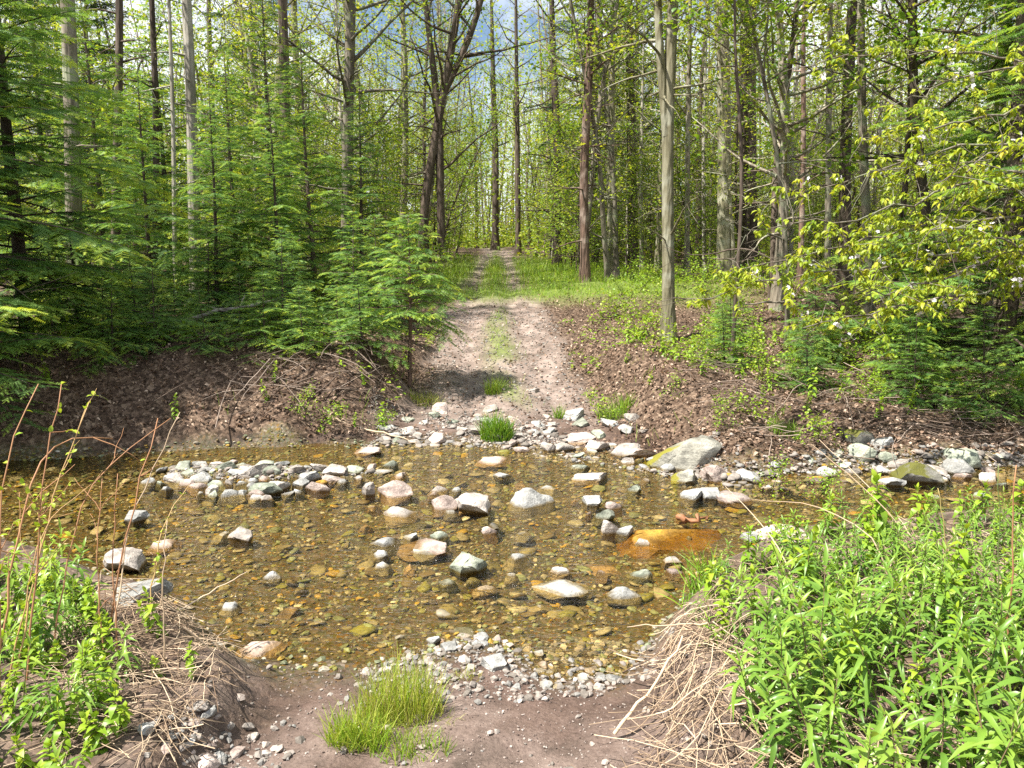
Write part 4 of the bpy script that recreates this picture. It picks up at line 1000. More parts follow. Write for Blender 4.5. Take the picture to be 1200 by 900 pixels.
put_many(K_tsap, 24, (-8, 7), (25, 52), 'leafy young tree leaning in at the margin of the far track', 'young trees along the far track', .5, (.8, 1.3), lambda x, y: abs(x - x_path(y)) < 4.2)
for x, y, s in [(-4.6, 60, 1.0), (-1.2, 63, .9), (0.8, 61, 1.1), (-3.0, 66, 1.2), (2.6, 59, 1.0), (-6.5, 62, 1.0)]:
    K_tall.put(int(g.integers(0, 9)), (x, y, gz(x, y)), g.uniform(0, 6.28), s, 'tree closing off the view at the far end of the track', 'trees closing the end of the track')
# hemlock thicket on the far bank
for px, y, s, lab in [(-70, 8.7, 1.0, 'big hemlock hanging its branches over the shaded pool'), (-55, 8.15, .62, 'hemlock leaning its low branches out of the shaded bank'), (30, 9.9, .9, 'hemlock in front of the thick grey brown trunk'), (130, 13.2, .75, 'low hemlock behind the fallen log'),
                      (285, 13.0, .62, 'dense hemlock in the middle of the thicket'), (372, 13.6, .66, 'bright green hemlock at the thicket edge'), (330, 15.5, .85, 'taller hemlock behind the dense one'),
                      (255, 11.9, .5, 'hemlock spreading low over the fallen log'), (330, 12.3, .52, 'hemlock at the front of the thicket above the bank'), (180, 12.2, .55, 'hemlock in front of the pale barked trunk'), (205, 16.5, .85, 'hemlock beside the pale barked trunk'), (425, 15.8, .60, 'hemlock beside the dark double stemmed tree'), (60, 15.5, 1.0, 'tall hemlock in the dark behind the thick trunk')]:
    x = (px - 600) / FPX * y
    K_heml.put(int(g.integers(0, 9)), (x, y, gz(x, y) - .05), g.uniform(0, 6.28), (s * 1.25, s * 1.25, s) if y < 10 else s, lab, None); cells.append((x, y, .8))
gg = np.random.default_rng(300)
hs_path, hs_base = trunk_path(10.4, [(480, 446), (481, 380), (480, 310), (478, 250)], None, 14)
tree_obj('hemlock_sapling', 'young hemlock standing by itself at the edge of the track', hs_base, hemlock(gg, r0=0.034, t0=0.42, nb=72, Lb=0.95, fr=0.085, path=hs_path, newgrowth=.5, dead=7, droop=-.45), 'bark_red', 'needles', 'sapling')
for x, y, s, lab in [(6.7, 10.4, 1.05, 'dark hemlock behind the blossoms at the shaded bank'), (8.6, 12.2, 1.25, 'tall hemlock in the deep shade behind the blossoms')]:
    K_heml.put(1, (x, y, gz(x, y) - .05), g.uniform(0, 6.28), (s * 1.2, s * 1.2, s), lab, None); cells.append((x, y, .8))
for px, y, s, lab in [(415, 11.6, .75, 'small hemlock close behind the lone young one'), (350, 11.2, .6, 'low bushy hemlock on the leaf covered bank'), (445, 13.0, .8, 'small hemlock beside the track behind the lone young one'), (245, 11.6, .65, 'small hemlock over the leaf covered bank'),
                      (160, 10.8, .6, 'small hemlock in front of the fallen log'), (330, 10.3, .6, 'dark little hemlock at the brow of the leaf covered bank'), (395, 10.4, .42, 'knee high hemlock at the foot of the thicket'),
                      (280, 10.2, .34, 'tiny hemlock in the middle of the leaf covered bank'), (120, 9.8, .5, 'small hemlock over the dark end of the leaf covered bank'), (60, 9.2, .55, 'small hemlock at the brink of the shaded pool'), (205, 10.6, .42, 'little hemlock on the crest of the leaf covered bank'), (320, 10.6, .48, 'little hemlock above the middle of the leaf covered bank')]:
    x = (px - 600) / FPX * y
    K_hs.put(int(g.integers(0, 9)), (x, y, gz(x, y) - .03), g.uniform(0, 6.28), s, lab, None)

hero(11.6, [(925, 352), (920, 260), (908, 150), (884, 40), (862, -60)], 6, 'slender maple arching from the blossom toward the track', 'bark_grey', 3, 'leaf_cherry', name='maple_tree', kw=dict(t0=0.42, nb=44, Lb=2.1, leaf=.10, tmpl='maple', tintmu=.35, thin=1.1), seed=31)
hero(10.9, [(860, 372), (868, 280), (872, 170), (858, 60), (862, -40)], 5, 'thin bending sapling over the leaf covered slope before the blossom', 'bark_dark', 3, name='sapling', kw=dict(t0=0.5, nb=34, Lb=1.8, leaf=.085, thin=1.1), seed=32)
for x, y, s, lab in [(4.2, 10.6, .55, 'small hemlock under the outer blossoms'), (5.2, 10.0, .65, 'small hemlock deep under the blossoming branches'), (3.4, 11.9, .5, 'small hemlock behind the thin bending sapling'), (5.9, 11.4, .8, 'hemlock sapling beside the dark leaning trunk')]:
    K_hs.put(int(g.integers(0, 9)), (x, y, gz(x, y) - .03), g.uniform(0, 6.28), s, lab, None)
for px, y, s, lab in [(130, 8.9, .36, 'tiny hemlock low on the bank beside the shaded pool'), (180, 9.4, .42, 'little hemlock on the face of the leaf covered bank'), (240, 9.3, .30, 'tiny hemlock low on the leaf covered bank'), (310, 9.6, .40, 'little hemlock halfway up the leaf covered bank'),
                      (355, 9.5, .34, 'tiny hemlock near the foot of the thicket'), (425, 9.8, .40, 'little hemlock just below the lone young one'), (90, 10.3, .7, 'bushy hemlock over the dark end of the bank')]:
    x = (px - 600) / FPX * y
    K_hs.put(int(g.integers(0, 9)), (x, y, gz(x, y) - .03), g.uniform(0, 6.28), (s * 1.5, s * 1.5, s), lab, None)
for x, y, s, lab in [(2.9, 10.4, .36, 'tiny hemlock on the leaf slope nearest the track'), (3.7, 9.5, .38, 'little hemlock on the leaf slope above the mossy stones'), (4.9, 9.2, .45, 'little hemlock at the shaded end of the leaf slope'), (5.6, 9.0, .5, 'bushy little hemlock over the shaded far channel')]:
    K_hs.put(int(g.integers(0, 9)), (x, y, gz(x, y) - .03), g.uniform(0, 6.28), (s * 1.5, s * 1.5, s), lab, None)
# low leafy shrubs
put_many(K_tsap, 30, (-22, -2), (17, 40), 'tall leafy sapling reaching up between the trunks behind the hemlock thicket', 'tall saplings behind the hemlock thicket', .5, (.7, 1.3), left)
put_many(K_tsap, 40, (2, 28), (20.5, 44), 'tall leafy sapling reaching up between the trunks on the blossom side', 'tall saplings on the blossom side', .5, (.7, 1.3), right)
put_many(K_shrub, 75, (1.5, 9), (9.3, 22), 'small leafy shrub on the leaf covered slope behind the blossom', 'small shrubs on the blossom side', .2, (.35, .9), right)
put_many(K_shrub, 34, (-9, -1.5), (10.2, 22), 'small leafy shrub on the slope under the hemlocks', 'small shrubs under the hemlocks', .2, (.35, .9), left)
for px, py, s, lab in [(720, 492, .45, 'bright green herb clump at the top of the landing rubble'), (785, 470, .35, 'green sprig behind the mossy boulder'), (850, 505, .4, 'leafy sprig in front of the dark bank'), (905, 500, .5, 'light green bush over the shaded side channel'),
                       (960, 520, .5, 'light green bush by the rounded mossy rock'), (1030, 440, .45, 'small green bush on the dark slope'), (900, 455, .3, 'tiny green bush low on the dark slope'), (375, 500, .4, 'green herb at the foot of the leaf covered bank'),
                       (345, 485, .35, 'small herb with round leaves on the bank foot'), (1110, 470, .5, 'leafy bush in the deep shade of the far bank'), (1000, 470, .35, 'low bush in the middle of the dark slope'), (440, 505, .3, 'tiny herb by the far shore stick'),
                       (900, 585, .40, 'light green sprig beyond the weed bed at the heap'), (955, 585, .38, 'light green sprig over the side channel'), (890, 640, .3, 'light green sprig near the mauve boulder')]:
    p = hit(px, py)
    K_shrub.put(int(g.integers(0, 9)), tuple(p), g.uniform(0, 6.28), s, lab, None)

# far wood, one mass
def far_wood():
    b = MB(); lf = MB(); P = []; S = []; TT = []
    for i in range(900):
        y = g.uniform(44, 110); x = g.uniform(-0.85, 0.85) * y
        if abs(x - x_path(y)) < 2.2 and y < 64: continue
        z = gz(x, y); h = g.uniform(9, 20)
        b.tube(curve_path((x, y, z - .2), (g.normal() * .09, g.normal() * .09, 1), h, 6, wob=.13, g=g), g.uniform(.04, .14) * np.linspace(1, .2, 7), 5, 0, g.uniform(.3, 1.0))
        k = 330; hh = g.uniform(0.02, 1.0, k) ** 1.3 * h
        P.append(np.stack([x + g.normal(size=k) * 2.6, y + g.normal(size=k) * 2.2, z + hh], 1)); S.append(g.uniform(.14, .28, k)); TT.append(np.clip(g.normal() * .15 + .5 + g.normal(size=k) * .15, 0, 1))
    for i in range(1500):
        y = g.uniform(34, 100); x = g.uniform(-0.85, 0.85) * y
        if abs(x - x_path(y)) < 2.0 and y < 62: continue
        k = 90; z = gz(x, y)
        P.append(np.stack([x + g.normal(size=k) * .9, y + g.normal(size=k) * .9, z + np.abs(g.normal(size=k)) * 1.3], 1)); S.append(g.uniform(.13, .26, k)); TT.append(np.clip(g.normal() * .15 + .45 + g.normal(size=k) * .15, 0, 1))
    P, S, TT = map(np.concatenate, (P, S, TT)); k = len(P)
    b.inst(T_SIMPLE, F_SIMPLE, P, g.normal(size=(k, 3)) * [1, 1, .5], np.array([0, 0, 1.0]) + g.normal(size=(k, 3)) * .5, np.stack([S, S * .8, S], 1), TT, 1)
    return tag(link('far_woods', b.mesh('far_woods', ['twig', 'leaf_far'])), kind='stuff')
far_wood()

# ================================================================== BLOSSOM TREE (branches reach in from beyond the frame)
def blossom_tree():
    gg = np.random.default_rng(77)
    base = np.array([6.9, 8.9, 0.0]); base[2] = gz(base[0], base[1])
    tr, cr, fl = MB(), MB(), MB()
    tp = curve_path((0, 0, -.15), (-.12, -.02, 1), 6.5, 12, wob=.12, g=gg)
    tr.tube(tp, np.linspace(.11, .03, 13), 9, 0, .5, flare=.3)
    Y0 = 7.6
    B = [ # (y depth at tip, pixel path from trunk side to tip)
        (7.4, [(1260, 300), (1130, 292), (1020, 318), (920, 325), (805, 350)]),
        (7.2, [(1260, 330), (1120, 345), (1020, 365), (940, 385)]),
        (7.9, [(1250, 250), (1120, 255), (1010, 285), (880, 315), (850, 325)]),
        (7.3, [(1260, 190), (1150, 205), (1060, 245), (960, 262), (880, 270)]),
        (7.0, [(1260, 120), (1170, 130), (1090, 150), (1010, 165)]),
        (7.6, [(1260, 60), (1180, 80), (1100, 95), (1040, 130)]),
        (6.9, [(1260, 230), (1180, 225), (1100, 190), (1020, 200)]),
        (6.8, [(1270, 270), (1190, 285), (1130, 320), (1060, 340), (1000, 345)]),
        (8.3, [(1250, 90), (1120, 60), (1000, 60), (930, 80)]),
        (8.4, [(1250, 170), (1130, 165), (1000, 215), (900, 240)]),
        (6.6, [(1280, 170), (1210, 170), (1150, 180), (1100, 215)]),
        (6.7, [(1280, 370), (1200, 300), (1150, 265), (1090, 270)])]
    P, D, S, TT = [], [], [], []; FP = []
    for yt, pts in B:
        w = []
        for i, (px, py) in enumerate(pts):
            w.append(at_y(px, py, 8.6 + (yt - 8.6) * (i + .6) / len(pts)))
        zt = max(w[0][2] - base[2] - .7, 0.4); k = int(np.argmin(np.abs(tp[:, 2] - zt)))
        w.insert(0, tp[k] + base)
        bp = resample(w, 22) - base
        bp[2:-1] += gg.normal(size=(19, 3)) * .025
        L = np.linalg.norm(np.diff(bp, axis=0), axis=1).sum()
        tr.tube(bp, np.linspace(.022, .004, 22), 5, 0, .5)
        for _ in range(int(L * 5)):
            q = bp[gg.integers(4, 22)]
            tr.tube(curve_path(q, gg.normal(size=3) * [.8, .6, .6] + [-.4, 0, -.1], gg.uniform(.2, .6), 5, wob=.4, g=gg), np.linspace(.005, .0018, 6), 3, 0, .5)
        m = int(L / (.085 if yt in (7.4, 7.2, 7.9) else .165))
        for j in range(m):
            v = .22 + .78 * (j + gg.random()) / m
            q = bp[min(21, int(v * 21))]; td = nrm(bp[min(21, int(v * 21) + 1)] - bp[max(0, int(v * 21) - 1)])
            d = nrm(td * .7 + gg.normal(size=3) * [.6, .6, .5] + np.array([0, 0, .05]))
            tl = gg.uniform(.15, .6) * (1.1 - .4 * v)
            t2 = curve_path(q, d, tl, 5, bend=(0, 0, -.25), wob=.25, g=gg)
            tr.tube(t2, np.linspace(.0055, .002, 6), 3, 0, .5)
            ncl = max(2, int(tl / .075))
            for c_ in range(ncl):
                if gg.random() < 0.12: continue
                e = t2[min(5, 1 + int(5 * (c_ + .5) / ncl))]
                nl = gg.integers(4, 8)
                a = gg.uniform(0, 6.28, nl)
                P.append(np.repeat(e[None], nl, 0) + gg.normal(size=(nl, 3)) * .012)
                D.append(np.stack([np.cos(a), np.sin(a), gg.uniform(-1.3, .0, nl)], 1) + td * .4)
                S.append(gg.uniform(.045, .085, nl)); TT.append(np.clip(.48 + gg.normal() * .14 + gg.normal(size=nl) * .14, 0, 1))
                if gg.random() < .035: FP.append(e)
    P, D, S, TT = map(np.concatenate, (P, D, S, TT)); k = len(P)
    cr.inst(T_OVAL, F_OVAL, P, D, np.array([0, 0, 1.0]) + gg.normal(size=(k, 3)) * .3, np.stack([S, S * .5, S * 1.3], 1), TT)
    for e in FP:
        nf = gg.integers(4, 9); c0 = e + gg.normal(size=(nf, 3)) * .028
        for c_ in c0:
            a = np.arange(5) * 1.257 + gg.random()
            ax = nrm(gg.normal(size=3) + [0, -.3, .6]); u = nrm(np.cross(ax, [1, .2, 0])); v = np.cross(ax, u)
            d = np.cos(a)[:, None] * u + np.sin(a)[:, None] * v + ax * .25
            fl.inst(T_OVAL, F_OVAL, np.repeat(c_[None], 5, 0), d, np.repeat(ax[None], 5, 0), np.tile([.024, .02, .02], (5, 1)), gg.random(5))
    o = thing('blossom_tree', 'tree with long low branches of yellow green leaves and a few white blossoms', 'tree', tuple(base))
    link('trunk', tr.mesh('trunk', ['bark_grey']), o); link('leaves', cr.mesh('leaves', ['leaf_cherry']), o); link('blossoms', fl.mesh('blossoms', ['petal']), o)
blossom_tree()

# maples on the blossom side; leaning and tall ones added off frame for shade
for (x, y, s, sd, lab) in [(9.5, 10.5, 1.0, 401, 'maple with hanging fresh foliage over the shaded bank'), (8.6, 14.0, 1.05, 402, 'maple with hanging fresh foliage behind the crooked dark trunk'), (7.9, 9.7, .95, 404, 'leaning maple added to shade the far bank from beyond the blossom'), (10.6, 8.2, 1.1, 405, 'tall unseen maple added for shade past the blossom tree'), (5.2, 15.2, .9, 403, 'maple sapling tree reaching over the thick olive trunk')]:
    t, c_ = deciduous(np.random.default_rng(sd), H=12 * s, r0=.11, t0=.22, nb=52, Lb=3.2, ntw=9, nlf=10, leaf=.12, tmpl='maple', tintmu=.42, spread=.12)
    tree_obj('maple_tree', lab, (x, y, gz(x, y)), (t, c_), 'bark_grey', 'leaf_fresh')

# ================================================================== GROUND COVER (nobody could count these)
def litter(n=62000):
    x = g.uniform(-9, 9, n * 3); y = 7.0 * (26 / 7.0) ** g.random(n * 3)
    yf = y_far(x); keep = (y > yf + .15) & (g.random(n * 3) > path_mask(x, y) * .80) & (g.random(n * 3) > grass_mask(x, y) * .9) & (np.abs(x) < .75 * y + 1)
    x, y = x[keep][:n], y[keep][:n]; n = len(x); z = ground(x, y) + g.uniform(0.0, .045, n)
    b = MB(); D = np.stack([np.cos(a := g.uniform(0, 6.28, n)), np.sin(a), g.normal(size=n) * .35], 1); S = g.uniform(.02, .06, n)
    T = T_OVAL.copy(); T[:, 2] *= 2.4
    b.inst(T, F_OVAL, np.stack([x, y, z], 1), D, np.array([0, 0, 1.0]) + g.normal(size=(n, 3)) * .42, np.stack([S, S * g.uniform(.5, .9, n), S], 1), np.clip(.5 + .28 * g.normal(size=n), 0, 1))
    tag(link('leaf_litter', b.mesh('leaf_litter', ['litter'])), kind='stuff')
litter()

T_BL = np.array([[0, .5, 0], [0, -.5, 0], [.35, .42, .0], [.35, -.42, .0], [.7, .3, -.06], [.7, -.3, -.06], [1, 0, -.2]])
F_BL = [np.array([[0, 1, 3, 2], [2, 3, 5, 4]]), np.array([[4, 5, 6]])]
def blades(b, P, h, w, tint, lean=.35, mat=0):
    k = len(P); D = np.array([0, 0, 1.0]) + g.normal(size=(k, 3)) * [lean, lean, .1]
    a = g.uniform(0, 6.28, k); U = np.stack([np.cos(a), np.sin(a), 0 * a], 1)
    b.inst(T_BL, F_BL, P, D, U, np.stack([h, w, h * g.uniform(.3, 2.0, k)], 1), tint, mat)
def grass():
    b = MB()
    n = 90000; y = 9.2 * (40 / 9.2) ** g.random(n); x = x_path(y) + g.uniform(-9, 9, n)
    k = g.random(n) < grass_mask(x, y) * .75; x, y = x[k], y[k]; m = len(x)
    h = g.uniform(.05, .15, m) * (1 + .8 * np.clip((y - 14) / 6, 0, 1.2)); blades(b, np.stack([x, y, ground(x, y) - .005], 1), h, .007 + .003 * np.clip((y - 12) / 8, 0, 2), np.clip(.5 + .22 * g.normal(size=m), 0, 1))
    # sparse grass along the verge of the near dirt and the banks
    n = 2600; x = g.uniform(-6, 6, n); y = g.uniform(8.2, 14, n); k = (y > y_far(x) + .3) & (path_mask(x, y) < .7) & (fbm(x * 1.1, y * 1.1, 3) > .15); x, y = x[k], y[k]
    blades(b, np.stack([x, y, ground(x, y)], 1), g.uniform(.08, .2, len(x)), np.full(len(x), .006), np.clip(.55 + .2 * g.normal(size=len(x)), 0, 1))
    tag(link('grass', b.mesh('grass', ['grass'])), kind='stuff')
    # ground cover: low broad herbs
    b = MB(); n = 9500; y = 9.2 * (30 / 9.5) ** g.random(n); x = g.uniform(-10, 12, n)
    k = (np.abs(x) < .75 * y) & (y > y_far(x) + .5) & (path_mask(x, y) < .3) & (fbm(x * .9 + 5, y * .9, 3) > .02 - .12 * (y > 17) - .06 * (x > 2)); x, y = x[k], y[k]; z = ground(x, y)
    for _ in range(4):
        m = len(x); a = g.uniform(0, 6.28, m); S = g.uniform(.03, .07, m)
        b.inst(T_OVAL, F_OVAL, np.stack([x + g.normal(size=m) * .03, y + g.normal(size=m) * .03, z + g.uniform(.03, .14, m)], 1), np.stack([np.cos(a), np.sin(a), g.uniform(-.3, .4, m)], 1), np.array([0, 0, 1.0]) + g.normal(size=(m, 3)) * .3,
               np.stack([S, S * .7, S], 1), np.clip(.45 + .2 * g.normal(size=m), 0, 1))
    tag(link('ground_cover', b.mesh('ground_cover', ['leaf_herb'])), kind='stuff')
grass()

def tuft(px, py, wpx, hpx, n, label, tm=.55, wb=.006, lean=.25, flat=.6):
    p = hit(px, py); d = np.linalg.norm(p - CAM); r = wpx / FPX * d / 2; h = hpx / FPX * d
    b = MB(); a = g.uniform(0, 6.28, n); q = np.sqrt(g.random(n)) * r
    x, y = p[0] + q * np.cos(a), p[1] + q * np.sin(a) * flat; z = ground(x, y) - .01
    blades(b, np.stack([x, y, z], 1) - p, h * g.uniform(.5, 1.1, n) * (1 - .35 * q / r), np.full(n, wb), np.clip(tm + .2 * g.normal(size=n), 0, 1), lean)
    o = link('grass_tuft', b.mesh('grass_tuft', ['grass'])); o.location = p; tag(o, label, 'grass tuft')
    return o
tuft(582, 516, 36, 44, 420, 'bright green grass tuft at the far water edge in the middle of the track', .35, .009)
tuft(578, 462, 22, 30, 140, 'thin grass tuft on the crown of the track above the bright one', .5, .007)
tuft(655, 490, 14, 24, 70, 'little grass tuft among the landing rubble', .5, .007)
tuft(720, 490, 40, 30, 200, 'grass tuft under the bright herb clump', .45, .008)
tuft(470, 838, 92, 84, 640, 'tall yellow green grass tuft on the near dirt', .88, .0034, .2)
tuft(470, 850, 120, 26, 320, 'sparse dry blades scattered round the tall near tuft', .95, .0025, .7)
tuft(418, 872, 66, 60, 380, 'shorter grass clump leaning out beside the tall near tuft', .82, .004, .34)
tuft(480, 880, 90, 34, 240, 'low grass growing in front of the tall near tuft', .58, .004, .3)
tuft(548, 795, 30, 22, 70, 'dry sparse grass sprig on the near gravel', .9, .003, .5)
tuft(820, 690, 40, 60, 90, 'drooping green grass at the corner of the weed bed', .4, .008, .5)
tuft(918, 510, 40, 26, 160, 'fine grass clump on the shaded bank behind the heap', .4, .007)
tuft(500, 475, 40, 26, 160, 'dry tinged grass clump at the foot of the lone young hemlock', .8, .006, .5)

# ================================================================== NEAR WEEDS
def shoot(seed, H=.5, nl=26, L=.10, wd=.018, mat_leaf='leaf_lance', broad=False, tm=.5):
    q = np.random.default_rng(seed); st, lf = MB(), MB()
    p = curve_path((0, 0, -.02), (q.normal() * .16, q.normal() * .16, 1), H, 8, bend=(q.normal() * .2, q.normal() * .2, 0), wob=.12, g=q)
    st.tube(p, np.linspace(.0035, .0015, 9), 5, 0, q.random())
    az = q.random() * 6
    groups = {0: [], 1: [], 2: []}
    for i in range(nl):
        u = .12 + .88 * (i + .5) / nl; f = u * 8; a = min(int(f), 7); pt = p[a] * (1 - f + a) + p[a + 1] * (f - a)
        az += 2.4 + q.normal() * .3; el = -.05 + 1.1 * u ** 2 + q.normal() * .15
        s = L * (.6 + .65 * math.sin(math.pi * min(1, .25 + .65 * u))) * q.uniform(.75, 1.15)
        groups[0 if u > .85 else (1 if q.random() < .6 else 2)].append((pt, (math.cos(az) * math.cos(el), math.sin(az) * math.cos(el), math.sin(el)), s, np.clip(tm - .25 + .4 * u + q.normal() * .1, 0, 1)))
    for k, (T, F) in enumerate(((T_L0, F_L0), (T_L1, F_L1), (T_L2, F_L2))):
        if not groups[k]: continue
        P, D, S, TT = zip(*groups[k]); S = np.array(S); m = len(S)
        lf.inst(T, F, np.array(P), np.array(D), np.array([0, 0, 1.0]) + q.normal(size=(m, 3)) * .2, np.stack([S, np.full(m, wd) * S / L * (2.2 if broad else 1), S], 1), np.array(TT))
    return st.mesh('stem', ['greenstem']), lf.mesh('leaves', [mat_leaf])
K_weed = Kind('leafy_weed', 'weed', ['stem', 'leaves'], [shoot(500 + i, H=h, nl=n_, L=l_, wd=w_, tm=.45) for i, (h, n_, l_, w_) in enumerate([(.50, 28, .115, .021), (.42, 24, .10, .019), (.56, 32, .12, .02), (.36, 22, .10, .02), (.46, 26, .13, .024), (.30, 18, .09, .017)])])
K_herb = Kind('broadleaf_herb', 'herb', ['stem', 'leaves'], [shoot(600 + i, H=h, nl=24, L=l_, wd=.013, mat_leaf='leaf_herb', broad=True, tm=.5) for i, (h, l_) in enumerate([(.22, .046), (.28, .05), (.17, .04), (.30, .052)])])
WB = [on_z(*p, z=.35)[:2] for p in [(800, 668), (870, 640), (980, 618), (1090, 600), (1290, 585), (1300, 1000), (1010, 1000), (940, 905), (870, 830), (840, 760), (805, 715)]]
def inpoly(x, y, poly):
    ins = False; j = len(poly) - 1
    for i in range(len(poly)):
        if (poly[i][1] > y) != (poly[j][1] > y) and x < (poly[j][0] - poly[i][0]) * (y - poly[i][1]) / (poly[j][1] - poly[i][1]) + poly[i][0]: ins = not ins
        j = i
    return ins
pw = np.array(WB); cnt = 0; used = []
while cnt < 270:
    x = g.uniform(pw[:, 0].min(), pw[:, 0].max()); y = g.uniform(max(1.9, pw[:, 1].min()), pw[:, 1].max())
    if not inpoly(x, y, WB) or y > y_near(x) + .02: continue
    if any((x - a) ** 2 + (y - c_) ** 2 < .075 ** 2 for a, c_ in used): continue
    used.append((x, y)); cnt += 1
    e = min(1.0, .60 + .9 * max(0, x - .26 * y)) * float(np.interp(y, [2.6, 3.4, 4.3], [1.0, .82, .5]))
    K_weed.put(int(g.integers(0, 6)), (x, y, gz(x, y)), g.uniform(0, 6.28), e * g.uniform(.75, 1.1), 'green lance leaved weed in the dense bed on the near shore', 'weeds of the dense near bed', (g.normal() * .12, g.normal() * .12))
for i in range(46):
    while True:
        x = g.uniform(pw[:, 0].min(), pw[:, 0].max()); y = g.uniform(1.9, pw[:, 1].max())
        if inpoly(x, y, WB) and y < y_near(x): break
    K_herb.put(int(g.integers(0, 4)), (x, y, gz(x, y)), g.uniform(0, 6.28), g.uniform(.8, 1.5), 'broad leaved yellow green herb mixed into the dense near bed', 'herbs of the dense near bed')
# left near bank
LW = [on_z(*p, z=.4)[:2] for p in [(-60, 655), (60, 650), (110, 690), (150, 760), (140, 830), (170, 905), (150, 1000), (-80, 1000)]]
LW2 = [on_z(*p, z=.4)[:2] for p in [(-60, 640), (90, 655), (210, 700), (230, 760), (150, 850), (170, 1000), (-80, 1000)]]
pl = np.array(LW2); c1 = c2 = 0; t = 0
while (c1 < 44 or c2 < 130) and t < 16000:
    t += 1
    x = g.uniform(pl[:, 0].min(), pl[:, 0].max()); y = g.uniform(1.7, pl[:, 1].max())
    if y > y_near(x) - .04: continue
    if c1 < 44 and inpoly(x, y, LW) and g.random() < .3:
        K_weed.put(int(g.integers(0, 6)), (x, y, gz(x, y)), g.uniform(0, 6.28), g.uniform(.4, .75), 'lance leaved weed on the near bank under the red twigs', 'lance weeds under the red twigs', (g.normal() * .2, g.normal() * .2)); c1 += 1
    elif c2 < 130 and inpoly(x, y, LW if g.random() < .8 else LW2):
        K_herb.put(int(g.integers(0, 4)), (x, y, gz(x, y)), g.uniform(0, 6.28), g.uniform(.5, .95), 'broad leaved yellow green herb on the near bank under the red twigs', 'broad herbs under the red twigs', (g.normal() * .15, g.normal() * .15)); c2 += 1

c_ = t = 0
while c_ < 140 and t < 9000:
    t += 1
    if c_ < 90: x, y = g.uniform(1.5, 6.5), g.uniform(8.4, 12.5)
    else: x, y = g.uniform(-6, -1.5), g.uniform(8.2, 11.5)
    if y < y_far(x) + .25 or abs(x - x_path(y)) < 1.4: continue
    K_herb.put(int(g.integers(0, 4)), (x, y, gz(x, y)), g.uniform(0, 6.28), g.uniform(.7, 1.5), 'light green seedling on the leaf covered slope behind the blossoms' if c_ < 90 else 'light green seedling on the leaf covered bank below the hemlocks', 'seedlings below the blossoms' if c_ < 90 else 'seedlings below the hemlocks'); c_ += 1
# dead straw on the near shores
def straw(name, n, poly, z0, Lr, rad, dirbias, mat='straw', hmax=.25, spread=.75, zmin=-9):
    b = MB(); po = [on_z(*p, z=z0)[:2] for p in poly]; pa = np.array(po); k = 0
    while k < n:
        x = g.uniform(pa[:, 0].min(), pa[:, 0].max()); y = g.uniform(pa[:, 1].min(), pa[:, 1].max())
        if not inpoly(x, y, po): continue
        k += 1
        if gz(x, y) < zmin: continue
        a = dirbias + g.normal() * spread + (math.pi if g.random() < .5 else 0); L = g.uniform(*Lr)
        p = curve_path((0, 0, 0), (math.cos(a), math.sin(a), g.normal() * .12), L, 6, wob=.22, g=g)
        p -= p[3]; px_, py_ = p[:, 0] + x, p[:, 1] + y
        gq = ground(px_, py_, False)
        zz = np.maximum(gq + .008, 0.01) * .6 + .4 * np.max(np.maximum(gq, 0)) + g.random() ** 1.5 * hmax + p[:, 2]
        zz = np.maximum(zz, gq + .004)
        b.tube(np.stack([px_, py_, zz], 1), np.linspace(1, .5, 7) * g.uniform(*rad), 4, 0, g.random())
    return tag(link(name, b.mesh(name, [mat])), kind='stuff')
straw('dead_straw', 230, [(770, 735), (830, 700), (880, 740), (930, 790), (1010, 860), (1060, 990), (730, 990), (750, 860), (755, 790)], .3, (.18, .6), (.0013, .0038), .55, hmax=.12, spread=1.1)
straw('dead_thatch', 650, [(770, 735), (830, 700), (880, 740), (930, 790), (1010, 860), (1060, 990), (745, 990), (765, 860), (765, 790)], .3, (.06, .28), (.0007, .002), .55, hmax=.035, spread=1.6)
straw('bank_straw', 520, [(60, 730), (200, 690), (265, 750), (255, 820), (190, 900), (60, 900)], .25, (.12, .4), (.0012, .003), .3, hmax=.06, spread=1.2)
straw('weed_thatch', 900, [(820, 690), (900, 650), (1080, 610), (1300, 600), (1300, 990), (1000, 990), (900, 830)], .3, (.12, .4), (.0012, .003), .3, hmax=.06, spread=1.6)
straw('bank_brush', 130, [(265, 500), (420, 490), (505, 470), (510, 505), (420, 520), (280, 522)], .1, (.12, .42), (.0015, .004), .2, 'twig', hmax=.10, zmin=.05)
straw('slope_brush', 340, [(800, 480), (1180, 470), (1190, 545), (1020, 540), (880, 540), (800, 500)], .15, (.3, 1.1), (.002, .006), .2, 'twig', hmax=.18, zmin=.03)
straw('thicket_brush', 260, [(60, 480), (280, 460), (440, 440), (440, 490), (280, 500), (60, 520)], .5, (.3, 1.2), (.003, .009), .4, 'twig', hmax=.16, zmin=.35)

